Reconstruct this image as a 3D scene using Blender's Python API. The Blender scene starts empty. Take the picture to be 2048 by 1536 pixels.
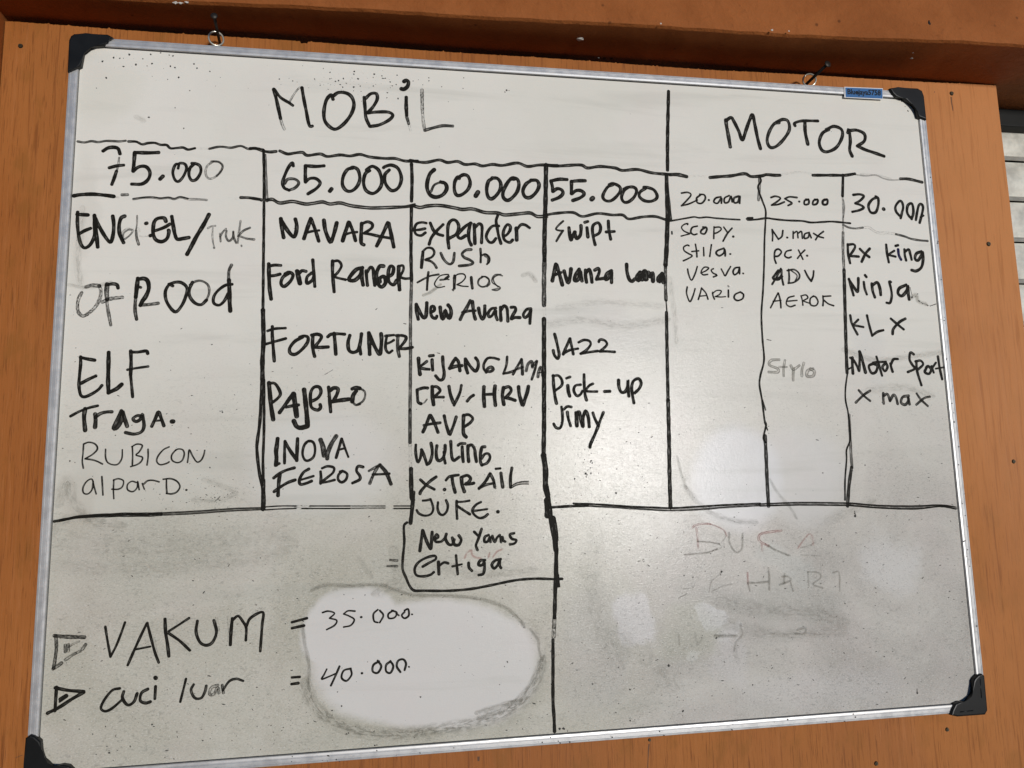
import bpy, bmesh, math, random
from mathutils import Matrix, Vector
C = bpy.context.scene.collection
random.seed(11)

# ------------------------------------------------------------------ camera, world, sun, exposure
TOP = 2.20                       # height of the whiteboard's top edge above the ground, metres
cam_d = bpy.data.cameras.new('camera'); cam = bpy.data.objects.new('camera', cam_d); C.objects.link(cam)
cam_d.sensor_width = 36.0; cam_d.lens = 36.0 * 1500 / 2048; cam_d.clip_start = 0.02; cam_d.clip_end = 500
RX, DN, FW = (0.98765, 0.02257, -0.15504), (-0.00106, 0.99051, 0.13743), (0.15667, -0.13557, 0.9783)
b = lambda v: Vector((v[0], v[2], -v[1]))
m = Matrix((b(RX), -b(DN), -b(FW))).transposed().to_4x4()
m.translation = Vector((0.40363, -0.95964, TOP - 0.57921))
cam.matrix_world = m
bpy.context.scene.camera = cam

SUN_EL, SUN_AZ = math.radians(1.0), math.radians(17)     # azimuth: from straight behind the viewer towards the right
w = bpy.data.worlds.new('World'); bpy.context.scene.world = w; w.use_nodes = True
nt = w.node_tree; bg = nt.nodes['Background']
sky = nt.nodes.new('ShaderNodeTexSky'); sky.sky_type = 'NISHITA'; sky.sun_disc = False
sky.sun_elevation = SUN_EL; sky.sun_rotation = math.radians(180) - SUN_AZ
sky.air_density = 1.0; sky.dust_density = 0.3; sky.ozone_density = 4.0
nt.links.new(sky.outputs[0], bg.inputs[0]); bg.inputs[1].default_value = 0.15
sun_d = bpy.data.lights.new('sun', 'SUN'); sun = bpy.data.objects.new('sun', sun_d); C.objects.link(sun)
sun_d.energy = 1.5; sun_d.angle = math.radians(6); sun_d.color = (1.0, 0.985, 0.96)
to_sun = Vector((math.sin(SUN_AZ) * math.cos(SUN_EL), -math.cos(SUN_AZ) * math.cos(SUN_EL), math.sin(SUN_EL)))
sun.rotation_euler = to_sun.to_track_quat('Z', 'Y').to_euler(); sun.location = (3, -6, 5)
vs = bpy.context.scene.view_settings
vs.view_transform = 'Standard'; vs.look = 'None'; vs.gamma = 1; vs.use_curve_mapping = False
vs.exposure = 0.70
bpy.context.scene.cycles.transparent_max_bounces = 32

# ------------------------------------------------------------------ helpers
def P(x, y, z):
    """x right, y down from the board's top edge, z into the wall; metres -> Blender"""
    return Vector((x, z, TOP - y))

def newmesh(name, verts, faces, mat, parent=None, smooth=False, mats=None):
    me = bpy.data.meshes.new(name); me.from_pydata([tuple(v) for v in verts], [], faces); me.update()
    o = bpy.data.objects.new(name, me); C.objects.link(o)
    for mm in (mats or [mat]): me.materials.append(mm)
    if smooth:
        for p in me.polygons: p.use_smooth = True
    if parent: o.parent = parent
    return o

def from_bm(name, bm, mat, parent=None, smooth=False):
    bmesh.ops.recalc_face_normals(bm, faces=bm.faces)
    me = bpy.data.meshes.new(name); bm.to_mesh(me); bm.free()
    o = bpy.data.objects.new(name, me); C.objects.link(o); me.materials.append(mat)
    if smooth:
        for p in me.polygons: p.use_smooth = True
    if parent: o.parent = parent
    return o

def box(bm, x0, x1, y0, y1, z0, z1, bev=0.0):
    r = bmesh.ops.create_cube(bm, size=1)
    c = (P(x0, y0, z0) + P(x1, y1, z1)) / 2
    for v in r['verts']:
        v.co = Vector((v.co.x * abs(x1 - x0), v.co.y * abs(z1 - z0), v.co.z * abs(y1 - y0))) + c
    if bev:
        es = list({e for v in r['verts'] for e in v.link_edges})
        bmesh.ops.bevel(bm, geom=es, offset=bev, segments=2, profile=0.6, affect='EDGES')

def tube(bm, pts, r, n=12, closed=False, taper=None):
    rings = []
    N = len(pts)
    for i, p in enumerate(pts):
        a = pts[(i - 1) % N] if (closed or i > 0) else p
        c = pts[(i + 1) % N] if (closed or i < N - 1) else p
        t = (c - a).normalized()
        u = t.orthogonal().normalized() if not rings else (rings[-1][1] - t * rings[-1][1].dot(t)).normalized()
        v = t.cross(u); rr = r * (taper[i] if taper else 1)
        rings.append(([bm.verts.new(p + (u * math.cos(2 * math.pi * k / n) + v * math.sin(2 * math.pi * k / n)) * rr) for k in range(n)], u))
    for i in range(N if closed else N - 1):
        A, B = rings[i][0], rings[(i + 1) % N][0]
        for k in range(n):
            bm.faces.new((A[k], A[(k + 1) % n], B[(k + 1) % n], B[k]))
    if not closed:
        bm.faces.new(rings[0][0]); bm.faces.new(rings[-1][0][::-1])

def tag(o, label=None, cat=None, group=None, kind=None):
    for k, v in (('label', label), ('category', cat), ('group', group), ('kind', kind)):
        if v: o[k] = v
    return o

def empty(name, loc, label, cat, group=None):
    o = bpy.data.objects.new(name, None); C.objects.link(o); o.location = loc; o.empty_display_size = 0.05
    tag(o, label, cat, group); return o

def adopt(parent, o):
    """parent keeping world place (mesh vertices are in world space)"""
    o.parent = parent; o.matrix_parent_inverse = Matrix.Translation(-Vector(parent.location)); return o

class N:
    """small node-tree builder"""
    def __init__(s, name):
        s.m = bpy.data.materials.new(name); s.m.use_nodes = True; s.t = s.m.node_tree; s.t.nodes.clear()
        s.out = s.t.nodes.new('ShaderNodeOutputMaterial')
        s.b = s.t.nodes.new('ShaderNodeBsdfPrincipled'); s.t.links.new(s.b.outputs[0], s.out.inputs[0])
    def n(s, kind, **kw):
        x = s.t.nodes.new(kind)
        for k, v in kw.items(): setattr(x, k, v)
        return x
    def put(s, sock, v):
        if hasattr(v, 'is_output') or isinstance(v, bpy.types.NodeSocket): s.t.links.new(v, sock)
        elif isinstance(v, (tuple, list)): sock.default_value = (*v, 1) if (len(v) == 3 and sock.type == 'RGBA') else v
        else: sock.default_value = v
    def math(s, op, a, b=0.0, c=0.0, clamp=False):
        x = s.n('ShaderNodeMath', operation=op, use_clamp=clamp)
        for i, v in enumerate((a, b, c)): s.put(x.inputs[i], v)
        return x.outputs[0]
    def mix(s, f, a, b, mode='MIX'):
        x = s.n('ShaderNodeMix', data_type='RGBA', blend_type=mode)
        s.put(x.inputs[0], f); s.put(x.inputs[6], a); s.put(x.inputs[7], b); return x.outputs[2]
    def ramp(s, v, lo, hi, a=0.0, b_=1.0):
        x = s.n('ShaderNodeMapRange', interpolation_type='SMOOTHSTEP')
        s.put(x.inputs[0], v); x.inputs[1].default_value = lo; x.inputs[2].default_value = hi
        x.inputs[3].default_value = a; x.inputs[4].default_value = b_; return x.outputs[0]
    def coord(s): return s.n('ShaderNodeNewGeometry').outputs['Position']
    def scaled(s, vec, sc, loc=(0, 0, 0), rot=(0, 0, 0)):
        x = s.n('ShaderNodeMapping'); s.put(x.inputs[0], vec)
        x.inputs[1].default_value = loc; x.inputs[2].default_value = rot; x.inputs[3].default_value = sc; return x.outputs[0]
    def noise(s, vec, scale, detail=4, rough=0.55, dist=0.0):
        x = s.n('ShaderNodeTexNoise'); s.put(x.inputs['Vector'], vec)
        x.inputs['Scale'].default_value = scale; x.inputs['Detail'].default_value = detail
        x.inputs['Roughness'].default_value = rough; x.inputs['Distortion'].default_value = dist; return x.outputs[0]
    def bump(s, h, strength, dist, prev=None):
        x = s.n('ShaderNodeBump'); s.put(x.inputs['Height'], h)
        x.inputs['Strength'].default_value = strength; x.inputs['Distance'].default_value = dist
        if prev is not None: s.put(x.inputs['Normal'], prev)
        return x.outputs[0]
    def set(s, **kw):
        for k, v in kw.items(): s.put(s.b.inputs[k.replace('_', ' ')], v)
        return s.m

# ------------------------------------------------------------------ materials
def painted_wood():
    s = N('orange_painted_plywood'); co = s.coord()
    grain = s.noise(s.scaled(co, (230, 230, 9)), 1, 5, .6, .6)
    fine = s.noise(s.scaled(co, (700, 700, 26)), 1, 3, .6)
    broad = s.noise(s.scaled(co, (4, 4, 1.6)), 1, 4, .6, .8)
    col = s.mix(s.ramp(broad, .35, .68), (.33, .112, .024), (.39, .142, .034))
    col = s.mix(s.ramp(grain, .54, .68, 0, .62), col, (.19, .058, .012))
    col = s.mix(s.ramp(grain, .25, .45, .6, 0), col, (.43, .165, .05))
    col = s.mix(s.ramp(fine, .57, .68, 0, .6), col, (.13, .038, .008))
    blot = s.noise(s.scaled(co, (26, 26, 12)), 1, 5, .65)
    col = s.mix(s.ramp(blot, .50, .68, 0, .45), col, (.24, .095, .016))
    sp = s.n('ShaderNodeSeparateXYZ'); s.put(sp.inputs[0], co)      # paler towards the upper right, partly brighter light put into the colour
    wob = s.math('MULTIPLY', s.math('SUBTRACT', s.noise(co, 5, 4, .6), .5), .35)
    pale_lit = s.math('MULTIPLY', s.ramp(s.math('ADD', sp.outputs[0], wob), 1.0, 1.35), s.ramp(s.math('ADD', sp.outputs[2], wob), 1.2, 2.0, .25, 1))
    col = s.mix(s.math('MULTIPLY', pale_lit, .75), col, s.mix(s.ramp(grain, .5, .75, 0, .5), (.60, .25, .088), (.42, .15, .042)))
    nrm = s.bump(s.math('ADD', grain, s.math('MULTIPLY', fine, .5)), .35, .0012)
    return s.set(Base_Color=col, Roughness=s.ramp(broad, .3, .7, .5, .68), Specular_IOR_Level=.2, Normal=nrm)

def painted_plaster(name, lo, hi, relief):
    s = N(name); co = s.coord()
    a = s.noise(s.scaled(co, (1, 1, 1)), 9, 6, .6, .5)
    f = s.noise(co, 75, 6, .66, .4)
    f2 = s.noise(s.scaled(co, (1, 1, 2.2)), 240, 4, .6)
    col = s.mix(s.ramp(a, .35, .65), lo, hi)
    col = s.mix(s.ramp(f, .60, .74, 0, .4), col, tuple(v * .45 for v in lo))
    v = s.n('ShaderNodeTexVoronoi'); s.put(v.inputs['Vector'], co); v.inputs['Scale'].default_value = 26
    pit = s.ramp(v.outputs[0], .03, .09, 1, 0)
    col = s.mix(s.math('MULTIPLY', pit, .7), col, tuple(v_ * .3 for v_ in lo))
    nrm = s.bump(f, relief, .005)
    nrm = s.bump(f2, relief * .6, .0015, nrm)
    return s.set(Base_Color=col, Roughness=.72, Specular_IOR_Level=.2, Normal=nrm)

def board_face():
    s = N('worn_whiteboard_enamel'); co = s.coord()        # object coordinates: metres, x right, z up
    sp = s.n('ShaderNodeSeparateXYZ'); s.put(sp.inputs[0], co)
    X = sp.outputs[0]; Y = s.math('SUBTRACT', TOP, sp.outputs[2])
    warp = s.noise(co, 14, 5, .6); warp2 = s.noise(s.scaled(co, (1, 1, 1), (7, 3, 1)), 14, 5, .6)
    wx = s.math('ADD', X, s.math('MULTIPLY', s.math('SUBTRACT', warp, .5), .09))
    wy = s.math('ADD', Y, s.math('MULTIPLY', s.math('SUBTRACT', warp2, .5), .09))
    def blob(cx, cy, rx, ry, soft, rot=0.0, pw=2.0, plain=False):
        ax, ay = (X, Y) if plain else (wx, wy)
        dx = s.math('SUBTRACT', ax, cx); dy = s.math('SUBTRACT', ay, cy)
        c_, s_ = math.cos(rot), math.sin(rot)
        u = s.math('ADD', s.math('MULTIPLY', dx, c_ / rx), s.math('MULTIPLY', dy, s_ / rx))
        v = s.math('ADD', s.math('MULTIPLY', dx, -s_ / ry), s.math('MULTIPLY', dy, c_ / ry))
        d = s.math('ADD', s.math('POWER', s.math('ABSOLUTE', u), pw), s.math('POWER', s.math('ABSOLUTE', v), pw))
        return s.ramp(d, 1 - soft, 1 + soft, 1, 0), d
    clean = (.79, .765, .685)
    big = s.noise(co, 3.2, 5, .6, .4)
    col = s.mix(s.ramp(big, .35, .7), clean, (.745, .725, .64))
    film = s.ramp(Y, .32, .72, 0, 1)                        # film of marker dust that thickens down the board
    filmn = s.noise(s.scaled(co, (1, 1, 1), (3, 3, 3)), 7, 5, .65, .6)
    film = s.math('MULTIPLY', film, s.ramp(filmn, .2, .7, .55, 1.0))
    rightness = s.ramp(X, .62, .80)
    dirt = s.mix(rightness, (.43, .41, .325), (.385, .362, .325))
    col = s.mix(s.math('MULTIPLY', film, .85), col, dirt)
    speck_amt = film
    l1 = s.noise(s.scaled(co, (1, 1, 1), (2, 2, 2)), 5, 2, .5); l2 = s.noise(s.scaled(co, (1, 1, 1), (6, 1, 2)), 5, 2, .5)
    sx_ = s.math('ADD', X, s.math('MULTIPLY', s.math('SUBTRACT', l1, .5), .045)); sy_ = s.math('ADD', Y, s.math('MULTIPLY', s.math('SUBTRACT', l2, .5), .045))
    def dist(cx, cy, rx, ry, rot, pw):
        dx = s.math('SUBTRACT', sx_, cx); dy = s.math('SUBTRACT', sy_, cy); c_, s_ = math.cos(rot), math.sin(rot)
        u = s.math('ADD', s.math('MULTIPLY', dx, c_ / rx), s.math('MULTIPLY', dy, s_ / rx))
        v = s.math('ADD', s.math('MULTIPLY', dx, -s_ / ry), s.math('MULTIPLY', dy, c_ / ry))
        return s.math('ADD', s.math('POWER', s.math('ABSOLUTE', u), pw), s.math('POWER', s.math('ABSOLUTE', v), pw))
    rag = s.noise(s.scaled(co, (1, 1, 1), (1, 5, 2)), 38, 5, .7, 1.0)
    groups = {}
    for pt in PATCHES:
        kind, cx, cy, rx, ry, soft, rot, colr, amt = pt
        if kind == 's':
            bm_, d = blob(cx, cy, rx, ry, soft, rot)
            col = s.mix(s.math('MULTIPLY', bm_, amt), col, colr)
        else: groups.setdefault(kind, []).append(pt)
    for kind, pts in groups.items():
        d = None
        for _k, cx, cy, rx, ry, soft, rot, colr, amt in pts:
            q = dist(cx, cy, rx, ry, rot, 2.3); d = q if d is None else s.math('MINIMUM', d, q)
        d = s.math('ADD', d, s.math('MULTIPLY', s.math('SUBTRACT', rag, .5), .22))
        bm_ = s.ramp(d, 1 - soft, 1 + soft, 1, 0)
        if kind == 'wipe':
            rim = s.math('MULTIPLY', s.ramp(d, .90, 1.05), s.ramp(d, 1.05, 1.40, 1, 0))
            col = s.mix(s.math('MULTIPLY', rim, s.ramp(rag, .38, .66, 0, .26)), col, (.27, .265, .20))
        speck_amt = s.math('MULTIPLY', speck_amt, s.math('SUBTRACT', 1.0, s.math('MULTIPLY', bm_, .97)))
        col = s.mix(s.math('MULTIPLY', bm_, amt), col, colr)
    # fine scratchy dust texture
    g1 = s.noise(s.scaled(co, (430, 430, 760)), 1, 3, .65, .5)
    g2 = s.noise(s.scaled(co, (160, 160, 330), (2, 4, 8)), 1, 5, .75, 1.0)
    g3 = s.noise(s.scaled(co, (300, 300, 380), (5, 1, 2)), 1, 2, .6)
    patchy = s.noise(s.scaled(co, (1, 1, 1), (4, 4, 1)), 13, 4, .65)
    t = s.math('ADD', s.ramp(g1, .52, .70, 0, .8), s.math('MULTIPLY', s.ramp(g2, .52, .66, 0, 1.0), s.ramp(patchy, .35, .6, .3, 1.2)))
    t = s.math('ADD', t, s.ramp(g3, .66, .74, 0, 1.2), clamp=True)
    col = s.mix(s.math('MULTIPLY', s.math('MULTIPLY', t, s.math('ADD', speck_amt, .06)), .46), col, (.16, .155, .135))
    t2 = s.ramp(g1, .46, .30, 0, .55)
    col = s.mix(s.math('MULTIPLY', t2, speck_amt), col, (.74, .73, .69))
    # wiping smears
    sm = s.noise(s.scaled(co, (3, 3, 34), (0, 0, 0), (0, .25, 0)), 1, 4, .6, .5)
    col = s.mix(s.ramp(sm, .52, .75, 0, .24), col, (.42, .42, .36))
    tint = s.noise(s.scaled(co, (1, 1, 1), (9, 9, 9)), 11, 3, .5)
    col = s.mix(s.ramp(tint, .45, .7, 0, .10), col, (.72, .60, .58))
    h = s.math('ADD', g1, s.math('MULTIPLY', g2, .8))
    nrm = s.bump(h, .30, .00045)
    s.set(Specular_IOR_Level=.15)
    return s.set(Base_Color=col, Roughness=s.ramp(g2, .3, .7, .11, .19), Normal=nrm)

def ink(name, colr):
    s = N(name)
    uv = s.n('ShaderNodeUVMap').outputs[0]
    at = s.n('ShaderNodeAttribute', attribute_name='ink').outputs['Fac']
    st = s.n('ShaderNodeAttribute', attribute_name='streak').outputs['Fac']
    sp = s.n('ShaderNodeSeparateXYZ'); s.put(sp.inputs[0], uv); u, v = sp.outputs[0], sp.outputs[1]
    nz = s.noise(s.scaled(uv, (.32, 2.2, 1)), 1, 4, .6, .4)
    co = s.coord()
    n2 = s.noise(co, 260, 3, .6)
    n3 = s.noise(co, 45, 3, .6)
    dry = s.math('MULTIPLY', st, s.ramp(nz, .40, .58))
    dry = s.math('MULTIPLY', dry, s.ramp(n3, .3, .6, .55, 1.05))
    cen = s.math('SUBTRACT', 1, s.math('ABSOLUTE', v), clamp=True)
    thin = s.math('MULTIPLY', s.math('SUBTRACT', 1.0, at, clamp=True), s.ramp(cen, .15, .8, 0, 1.4))
    a = s.math('SUBTRACT', at, s.math('MULTIPLY', dry, .7))
    a = s.math('SUBTRACT', a, s.math('MULTIPLY', thin, .35))
    lf = s.noise(s.scaled(uv, (.11, .7, 1)), 1, 3, .5)
    a = s.math('SUBTRACT', a, s.math('MULTIPLY', s.ramp(cen, .25, .75), s.ramp(lf, .44, .66, 0, .34)))
    a = s.math('SUBTRACT', a, s.ramp(n2, .62, .78, 0, .14), clamp=True)
    s.b.inputs['Alpha'].default_value = 1
    s.put(s.b.inputs['Alpha'], a)
    return s.set(Base_Color=colr, Roughness=.6, Specular_IOR_Level=.10)

def metal(name, colr, rough, streak=True):
    s = N(name); co = s.coord()
    f = s.noise(co, 90, 4, .6); g = s.noise(co, 220, 5, .7)
    col = s.mix(s.ramp(g, .62, .75, 0, .22), colr, tuple(v * .5 for v in colr))
    return s.set(Base_Color=col, Metallic=.55, Roughness=s.ramp(f, .3, .7, rough - .06, rough + .1))

def plain(name, colr, rough=.5, metallic=0.0, var=.25, scale=40, spec=.5):
    s = N(name); co = s.coord(); f = s.noise(co, scale, 5, .6)
    col = s.mix(s.ramp(f, .35, .7, 0, 1), colr, tuple(v * (1 - var) for v in colr))
    return s.set(Base_Color=col, Roughness=rough, Metallic=metallic, Specular_IOR_Level=spec, Normal=s.bump(f, .15, .0005))

PATCHES = [('wipe', 0.4479, 0.79, 0.1381, 0.0783, 0.2, 0.12, (0.69, 0.67, 0.63), 0.92),
           ('wipe', 0.353, 0.7397, 0.0551, 0.0501, 0.2, 0, (0.69, 0.67, 0.63), 0.9),
           ('wipeb', 0.3142, 0.5473, 0.0918, 0.0562, 0.6, -0.05, (0.72, 0.71, 0.66), 0.6),
           ('wipec', 0.0997, 0.5583, 0.0938, 0.0441, 0.8, 0, (0.66, 0.65, 0.58), 0.45),
           ('wiped', 0.8585, 0.5771, 0.0577, 0.0661, 0.5, 0.3, (0.7, 0.7, 0.69), 0.75),
           ('wipee', 0.9533, 0.5723, 0.0669, 0.0605, 0.8, 0.3, (0.68, 0.68, 0.67), 0.4),
           ('s', 0.7071, 0.7492, 0.0281, 0.037, 0.4, 0, (0.66, 0.64, 0.62), 0.7),
           ('s', 0.8105, 0.7561, 0.0165, 0.0126, 0.35, 0, (0.7, 0.69, 0.68), 0.8),
           ('s', 0.8371, 0.7725, 0.0152, 0.0126, 0.35, 0, (0.66, 0.65, 0.63), 0.6),
           ('s', 0.7851, 0.8029, 0.0149, 0.0099, 0.35, 0, (0.66, 0.65, 0.62), 0.6),
           ('s', 0.8395, 0.8091, 0.0242, 0.0372, 0.6, 0, (0.6, 0.58, 0.56), 0.4),
           ('s', 0.9104, 0.7493, 0.0935, 0.0351, 0.7, 0, (0.42, 0.415, 0.37), 0.45),
           ('s', 0.8345, 0.7267, 0.0314, 0.014, 0.5, 0, (0.42, 0.41, 0.37), 0.4),
           ('s', 0.7833, 0.7748, 0.041, 0.0372, 0.7, 0, (0.44, 0.44, 0.34), 0.4),
           ('s', 0.1202, 0.6494, 0.1307, 0.0345, 0.8, 0.05, (0.5, 0.485, 0.41), 0.45),
           ('s', 0.0402, 0.5833, 0.0274, 0.0347, 0.7, 0, (0.5, 0.46, 0.38), 0.5),
           ('s', 1.0749, 0.3979, 0.0235, 0.0503, 0.8, 0, (0.6, 0.6, 0.58), 0.25),
           ('s', 0.679, 0.3729, 0.0916, 0.0342, 0.7, 0.1, (0.6, 0.59, 0.55), 0.3),
           ('s', 0.4119, 0.6841, 0.0492, 0.024, 0.7, 0, (0.52, 0.51, 0.44), 0.3),
           ('s', 0.4925, 0.6751, 0.0763, 0.0244, 0.6, 0, (0.58, 0.56, 0.48), 0.3),
           ('s', 0.9292, 0.6917, 0.0434, 0.0195, 0.6, 0.4, (0.5, 0.52, 0.48), 0.35),
           ('s', 0.656, 0.7866, 0.0459, 0.0782, 0.8, 0, (0.47, 0.455, 0.43), 0.35),
           ('s', 0.9591, 0.8539, 0.1156, 0.025, 0.8, 0, (0.62, 0.6, 0.58), 0.3),
           ('s', 1.0763, 0.6973, 0.0454, 0.0398, 0.7, 0, (0.66, 0.65, 0.62), 0.5),
           ('s', 0.0169, 0.2417, 0.02, 0.076, 0.8, 0, (0.6, 0.58, 0.5), 0.3),
           ('s', 0.0462, 0.0723, 0.0356, 0.0402, 0.8, 0, (0.7, 0.68, 0.58), 0.4)]
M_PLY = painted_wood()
M_BEAM = painted_plaster('orange_painted_concrete', (.28, .085, .018), (.35, .112, .027), .6)
M_SIDE = painted_plaster('orange_painted_side_wall', (.32, .10, .024), (.38, .125, .035), .3)
M_FACE = board_face()
M_ALU = metal('brushed_aluminium', (.58, .58, .57), .40)
M_CAP = plain('black_cap_plastic', (.009, .0095, .009), .4, 0, .4, 40, .28)
M_BACK = plain('dark_backing_board', (.03, .028, .025), .8)
M_RING = metal('steel_ring', (.52, .50, .42), .25)
M_NAIL = plain('dark_nail_steel', (.035, .03, .024), .5, .6)
M_SCREW = plain('rusty_screw_steel', (.075, .06, .035), .55, .6)
M_SHUT = plain('shutter_slat_metal', (.74, .73, .64), .42, .05, .35, 30)
M_DARK = plain('black_shutter_housing', (.012, .013, .012), .6, spec=.2)
M_RUB = plain('shutter_joint_metal', (.62, .61, .55), .3, .4)
M_SPECK = plain('dried_dirt', (.035, .032, .026), .7)
M_SPOT = plain('pale_lime_crumbs', (.62, .60, .54), .8)
M_BLUE = plain('blue_sticker_print', (.016, .125, .34), .5, 0, .1)
M_WHITE = plain('white_sticker_paper', (.82, .82, .80), .5, 0, .05)
M_GROUND = plain('concrete_ground', (.50, .48, .44), .85, 0, .3, 3)
M_STAIN = plain('dark_rust_stain', (.13, .055, .02), .7)
def smudge(name, colr):
    s = N(name)
    uv = s.n('ShaderNodeUVMap').outputs[0]
    at = s.n('ShaderNodeAttribute', attribute_name='ink').outputs['Fac']
    st = s.n('ShaderNodeAttribute', attribute_name='streak').outputs['Fac']
    sp = s.n('ShaderNodeSeparateXYZ'); s.put(sp.inputs[0], uv)
    cen = s.ramp(s.math('SUBTRACT', 1, s.math('ABSOLUTE', sp.outputs[1]), clamp=True), 0, .9)
    nz = s.noise(s.scaled(uv, (.09, 3.2, 1)), 1, 5, .65, .7)
    n2 = s.noise(s.coord(), 130, 5, .7)
    k = s.math('MULTIPLY', s.math('SUBTRACT', 1.0, s.math('MULTIPLY', st, s.ramp(nz, .38, .62))), s.ramp(n2, .25, .6, .35, 1.1))
    s.put(s.b.inputs['Alpha'], s.math('MULTIPLY', s.math('MULTIPLY', at, cen), k, clamp=True))
    return s.set(Base_Color=colr, Roughness=.5, Specular_IOR_Level=.2)
M_INK = {'k': ink('black_marker_ink', (.011, .010, .007)), 'b': ink('navy_marker_ink', (.008, .008, .05)),
         'r': ink('faded_red_ink', (.40, .08, .07)), 'g': ink('faded_grey_ink', (.19, .18, .145)),
         'm': smudge('wiped_marker_smudge', (.23, .22, .175)), 'p': smudge('wiped_pink_smudge', (.48, .11, .085))}

# ------------------------------------------------------------------ setting: ground, beam, side wall, shutter
gr = newmesh('ground', [(-30, -40, 0), (30, -40, 0), (30, 12, 0), (-30, 12, 0)], [(0, 1, 2, 3)], M_GROUND)
tag(gr, kind='structure')

def beam():
    # wavy hand-plastered beam; its underside is seen from below
    nx = 150; x0, x1 = -1.3, 2.6
    rows = [(-.62, 'f'), (-.30, 'f'), (-.12, 'f'), (-.075, 'f'), (-.054, 'f'), (-.047, 'e'), (-.045, 's0'), (-.045, 's1'), (-.045, 's2')]
    verts = []; rnd = random.Random(4)
    for i in range(nx + 1):
        x = x0 + (x1 - x0) * i / nx
        fz = -.030 - (x - .26) * .034 + .0018 * math.sin(x * 9) + rnd.uniform(-.0006, .0006)
        dy = .0012 * math.sin(x * 13 + 1) + rnd.uniform(-.0005, .0005)
        for y, k in rows:
            if k == 'f': z = fz
            elif k == 'e': z = fz + .0015
            elif k == 's0': z = fz + .006
            elif k == 's1': z = .05
            else: z = .30
            yy = y + (dy if y > -.1 else 0) * (1 if k in ('f', 'e', 's0') else .3)
            verts.append(P(x, yy, z))
    R = len(rows); faces = []
    for i in range(nx):
        for j in range(R - 1):
            a = i * R + j; faces.append((a, a + R, a + R + 1, a + 1))
    k0 = len(verts)
    for x in (x0, x1): verts.append(P(x, -.62, .30))
    faces.append((0, k0, k0 + 1, nx * R))                       # top
    faces.append((k0, R - 1, nx * R + R - 1, k0 + 1))          # back
    faces.append(tuple(range(R)) + (k0,)); faces.append(tuple(nx * R + j for j in range(R))[::-1] + (k0 + 1,))
    bm = bmesh.new(); me = bpy.data.meshes.new('t'); me.from_pydata([tuple(v) for v in verts], [], faces); bm.from_mesh(me); bpy.data.meshes.remove(me)
    o = from_bm('concrete_beam', bm, M_BEAM)
    return tag(o, 'orange painted plaster beam running across the top above the whiteboard', 'beam')
bo = beam()

def crumb(x, y, z, r, mat, parent, name, seed, sq=(1, .5, .8)):
    bm = bmesh.new(); bmesh.ops.create_icosphere(bm, subdivisions=2, radius=r)
    rnd = random.Random(seed)
    for v in bm.verts:
        v.co = Vector((v.co.x * sq[0], v.co.y * sq[1], v.co.z * sq[2])) * rnd.uniform(.7, 1.25) + P(x, y, z)
    o = from_bm(name, bm, mat, parent); return o
crumb(0.6649, -0.0449, -0.0054, 0.0042, M_SPOT, bo, 'lime_crumb', 1160, (1.2, 1, .45))
crumb(0.5620, -0.0449, 0.0082, 0.0009, M_SPOT, bo, 'lime_crumb', 1013, (1.2, 1, .45))
crumb(0.7038, -0.0449, 0.0376, 0.0012, M_SPOT, bo, 'lime_crumb', 1197, (1.2, 1, .45))
crumb(1.1739, -0.0449, -0.0171, 0.0018, M_SPOT, bo, 'lime_crumb', 1823, (1.2, 1, .45))
crumb(1.1662, -0.0449, -0.0307, 0.001, M_SPOT, bo, 'lime_crumb', 1826, (1.2, 1, .45))
crumb(0.1290, -.0465, -0.0195, 0.004, M_SPOT, bo, 'lime_crumb', 352)
crumb(0.1356, -.0465, -0.0193, 0.0035, M_SPOT, bo, 'lime_crumb', 363)
crumb(0.1428, -.0465, -0.0212, 0.003, M_SPOT, bo, 'lime_crumb', 374)
crumb(0.9287, -.0465, -0.0558, 0.0016, M_SPOT, bo, 'lime_crumb', 1543)
crumb(0.9540, -.0465, -0.0566, 0.0012, M_SPOT, bo, 'lime_crumb', 1577)
crumb(0.7676, -.0465, -0.0511, 0.0013, M_SPOT, bo, 'lime_crumb', 1321)
crumb(1.1723, -0.0727, -0.0610, .0035, M_DARK, bo, 'dark_plug', 5, (1.1, .5, 1.3))

bm = bmesh.new(); box(bm, -1.25, -.0975, -.0455, 2.195, -.10, .30, .002)
tag(from_bm('side_wall', bm, M_SIDE), 'orange painted side wall at the far left of the plywood', 'wall')

sh = empty('roller_shutter', P(1.9, 2.19, .13), 'dusty pale metal roller shutter behind the right edge of the plywood', 'shutter')
bm = bmesh.new(); box(bm, 1.30, 2.55, -.0445, -.0135, .104, .20, .002); adopt(sh, from_bm('header_bar', bm, M_DARK))
def slat_mesh():
    prof = []                                                 # (y, z): slightly bowed slat with a rolled joint below
    for k in range(9):
        t = k / 8; prof.append((t * .0655, .004 - .006 * math.sin(math.pi * t)))
    verts = []; faces = []
    for x in (0, 1.25):
        for y, z in prof: verts.append((x, z, -y))
        for y, z in reversed(prof): verts.append((x, z + .0012, -y))
    n = len(prof) * 2
    for k in range(n): faces.append((k, (k + 1) % n, n + (k + 1) % n, n + k))
    return verts, faces
sv, sf = slat_mesh()
sm = bpy.data.meshes.new('slat'); sm.from_pydata(sv, [], sf); sm.update(); sm.materials.append(M_SHUT)
bmj = bmesh.new()
tube(bmj, [Vector((0, -.001, -.0695)), Vector((1.25, -.001, -.0695))], .0027, 10)
tube(bmj, [Vector((0, .001, -.0648)), Vector((1.25, .001, -.0648))], .0014, 8)
jm = bpy.data.meshes.new('slat_joint'); bmj.to_mesh(jm); bmj.free(); jm.materials.append(M_RUB)
for p in jm.polygons: p.use_smooth = True
y = -.0345; k = 0
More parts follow.
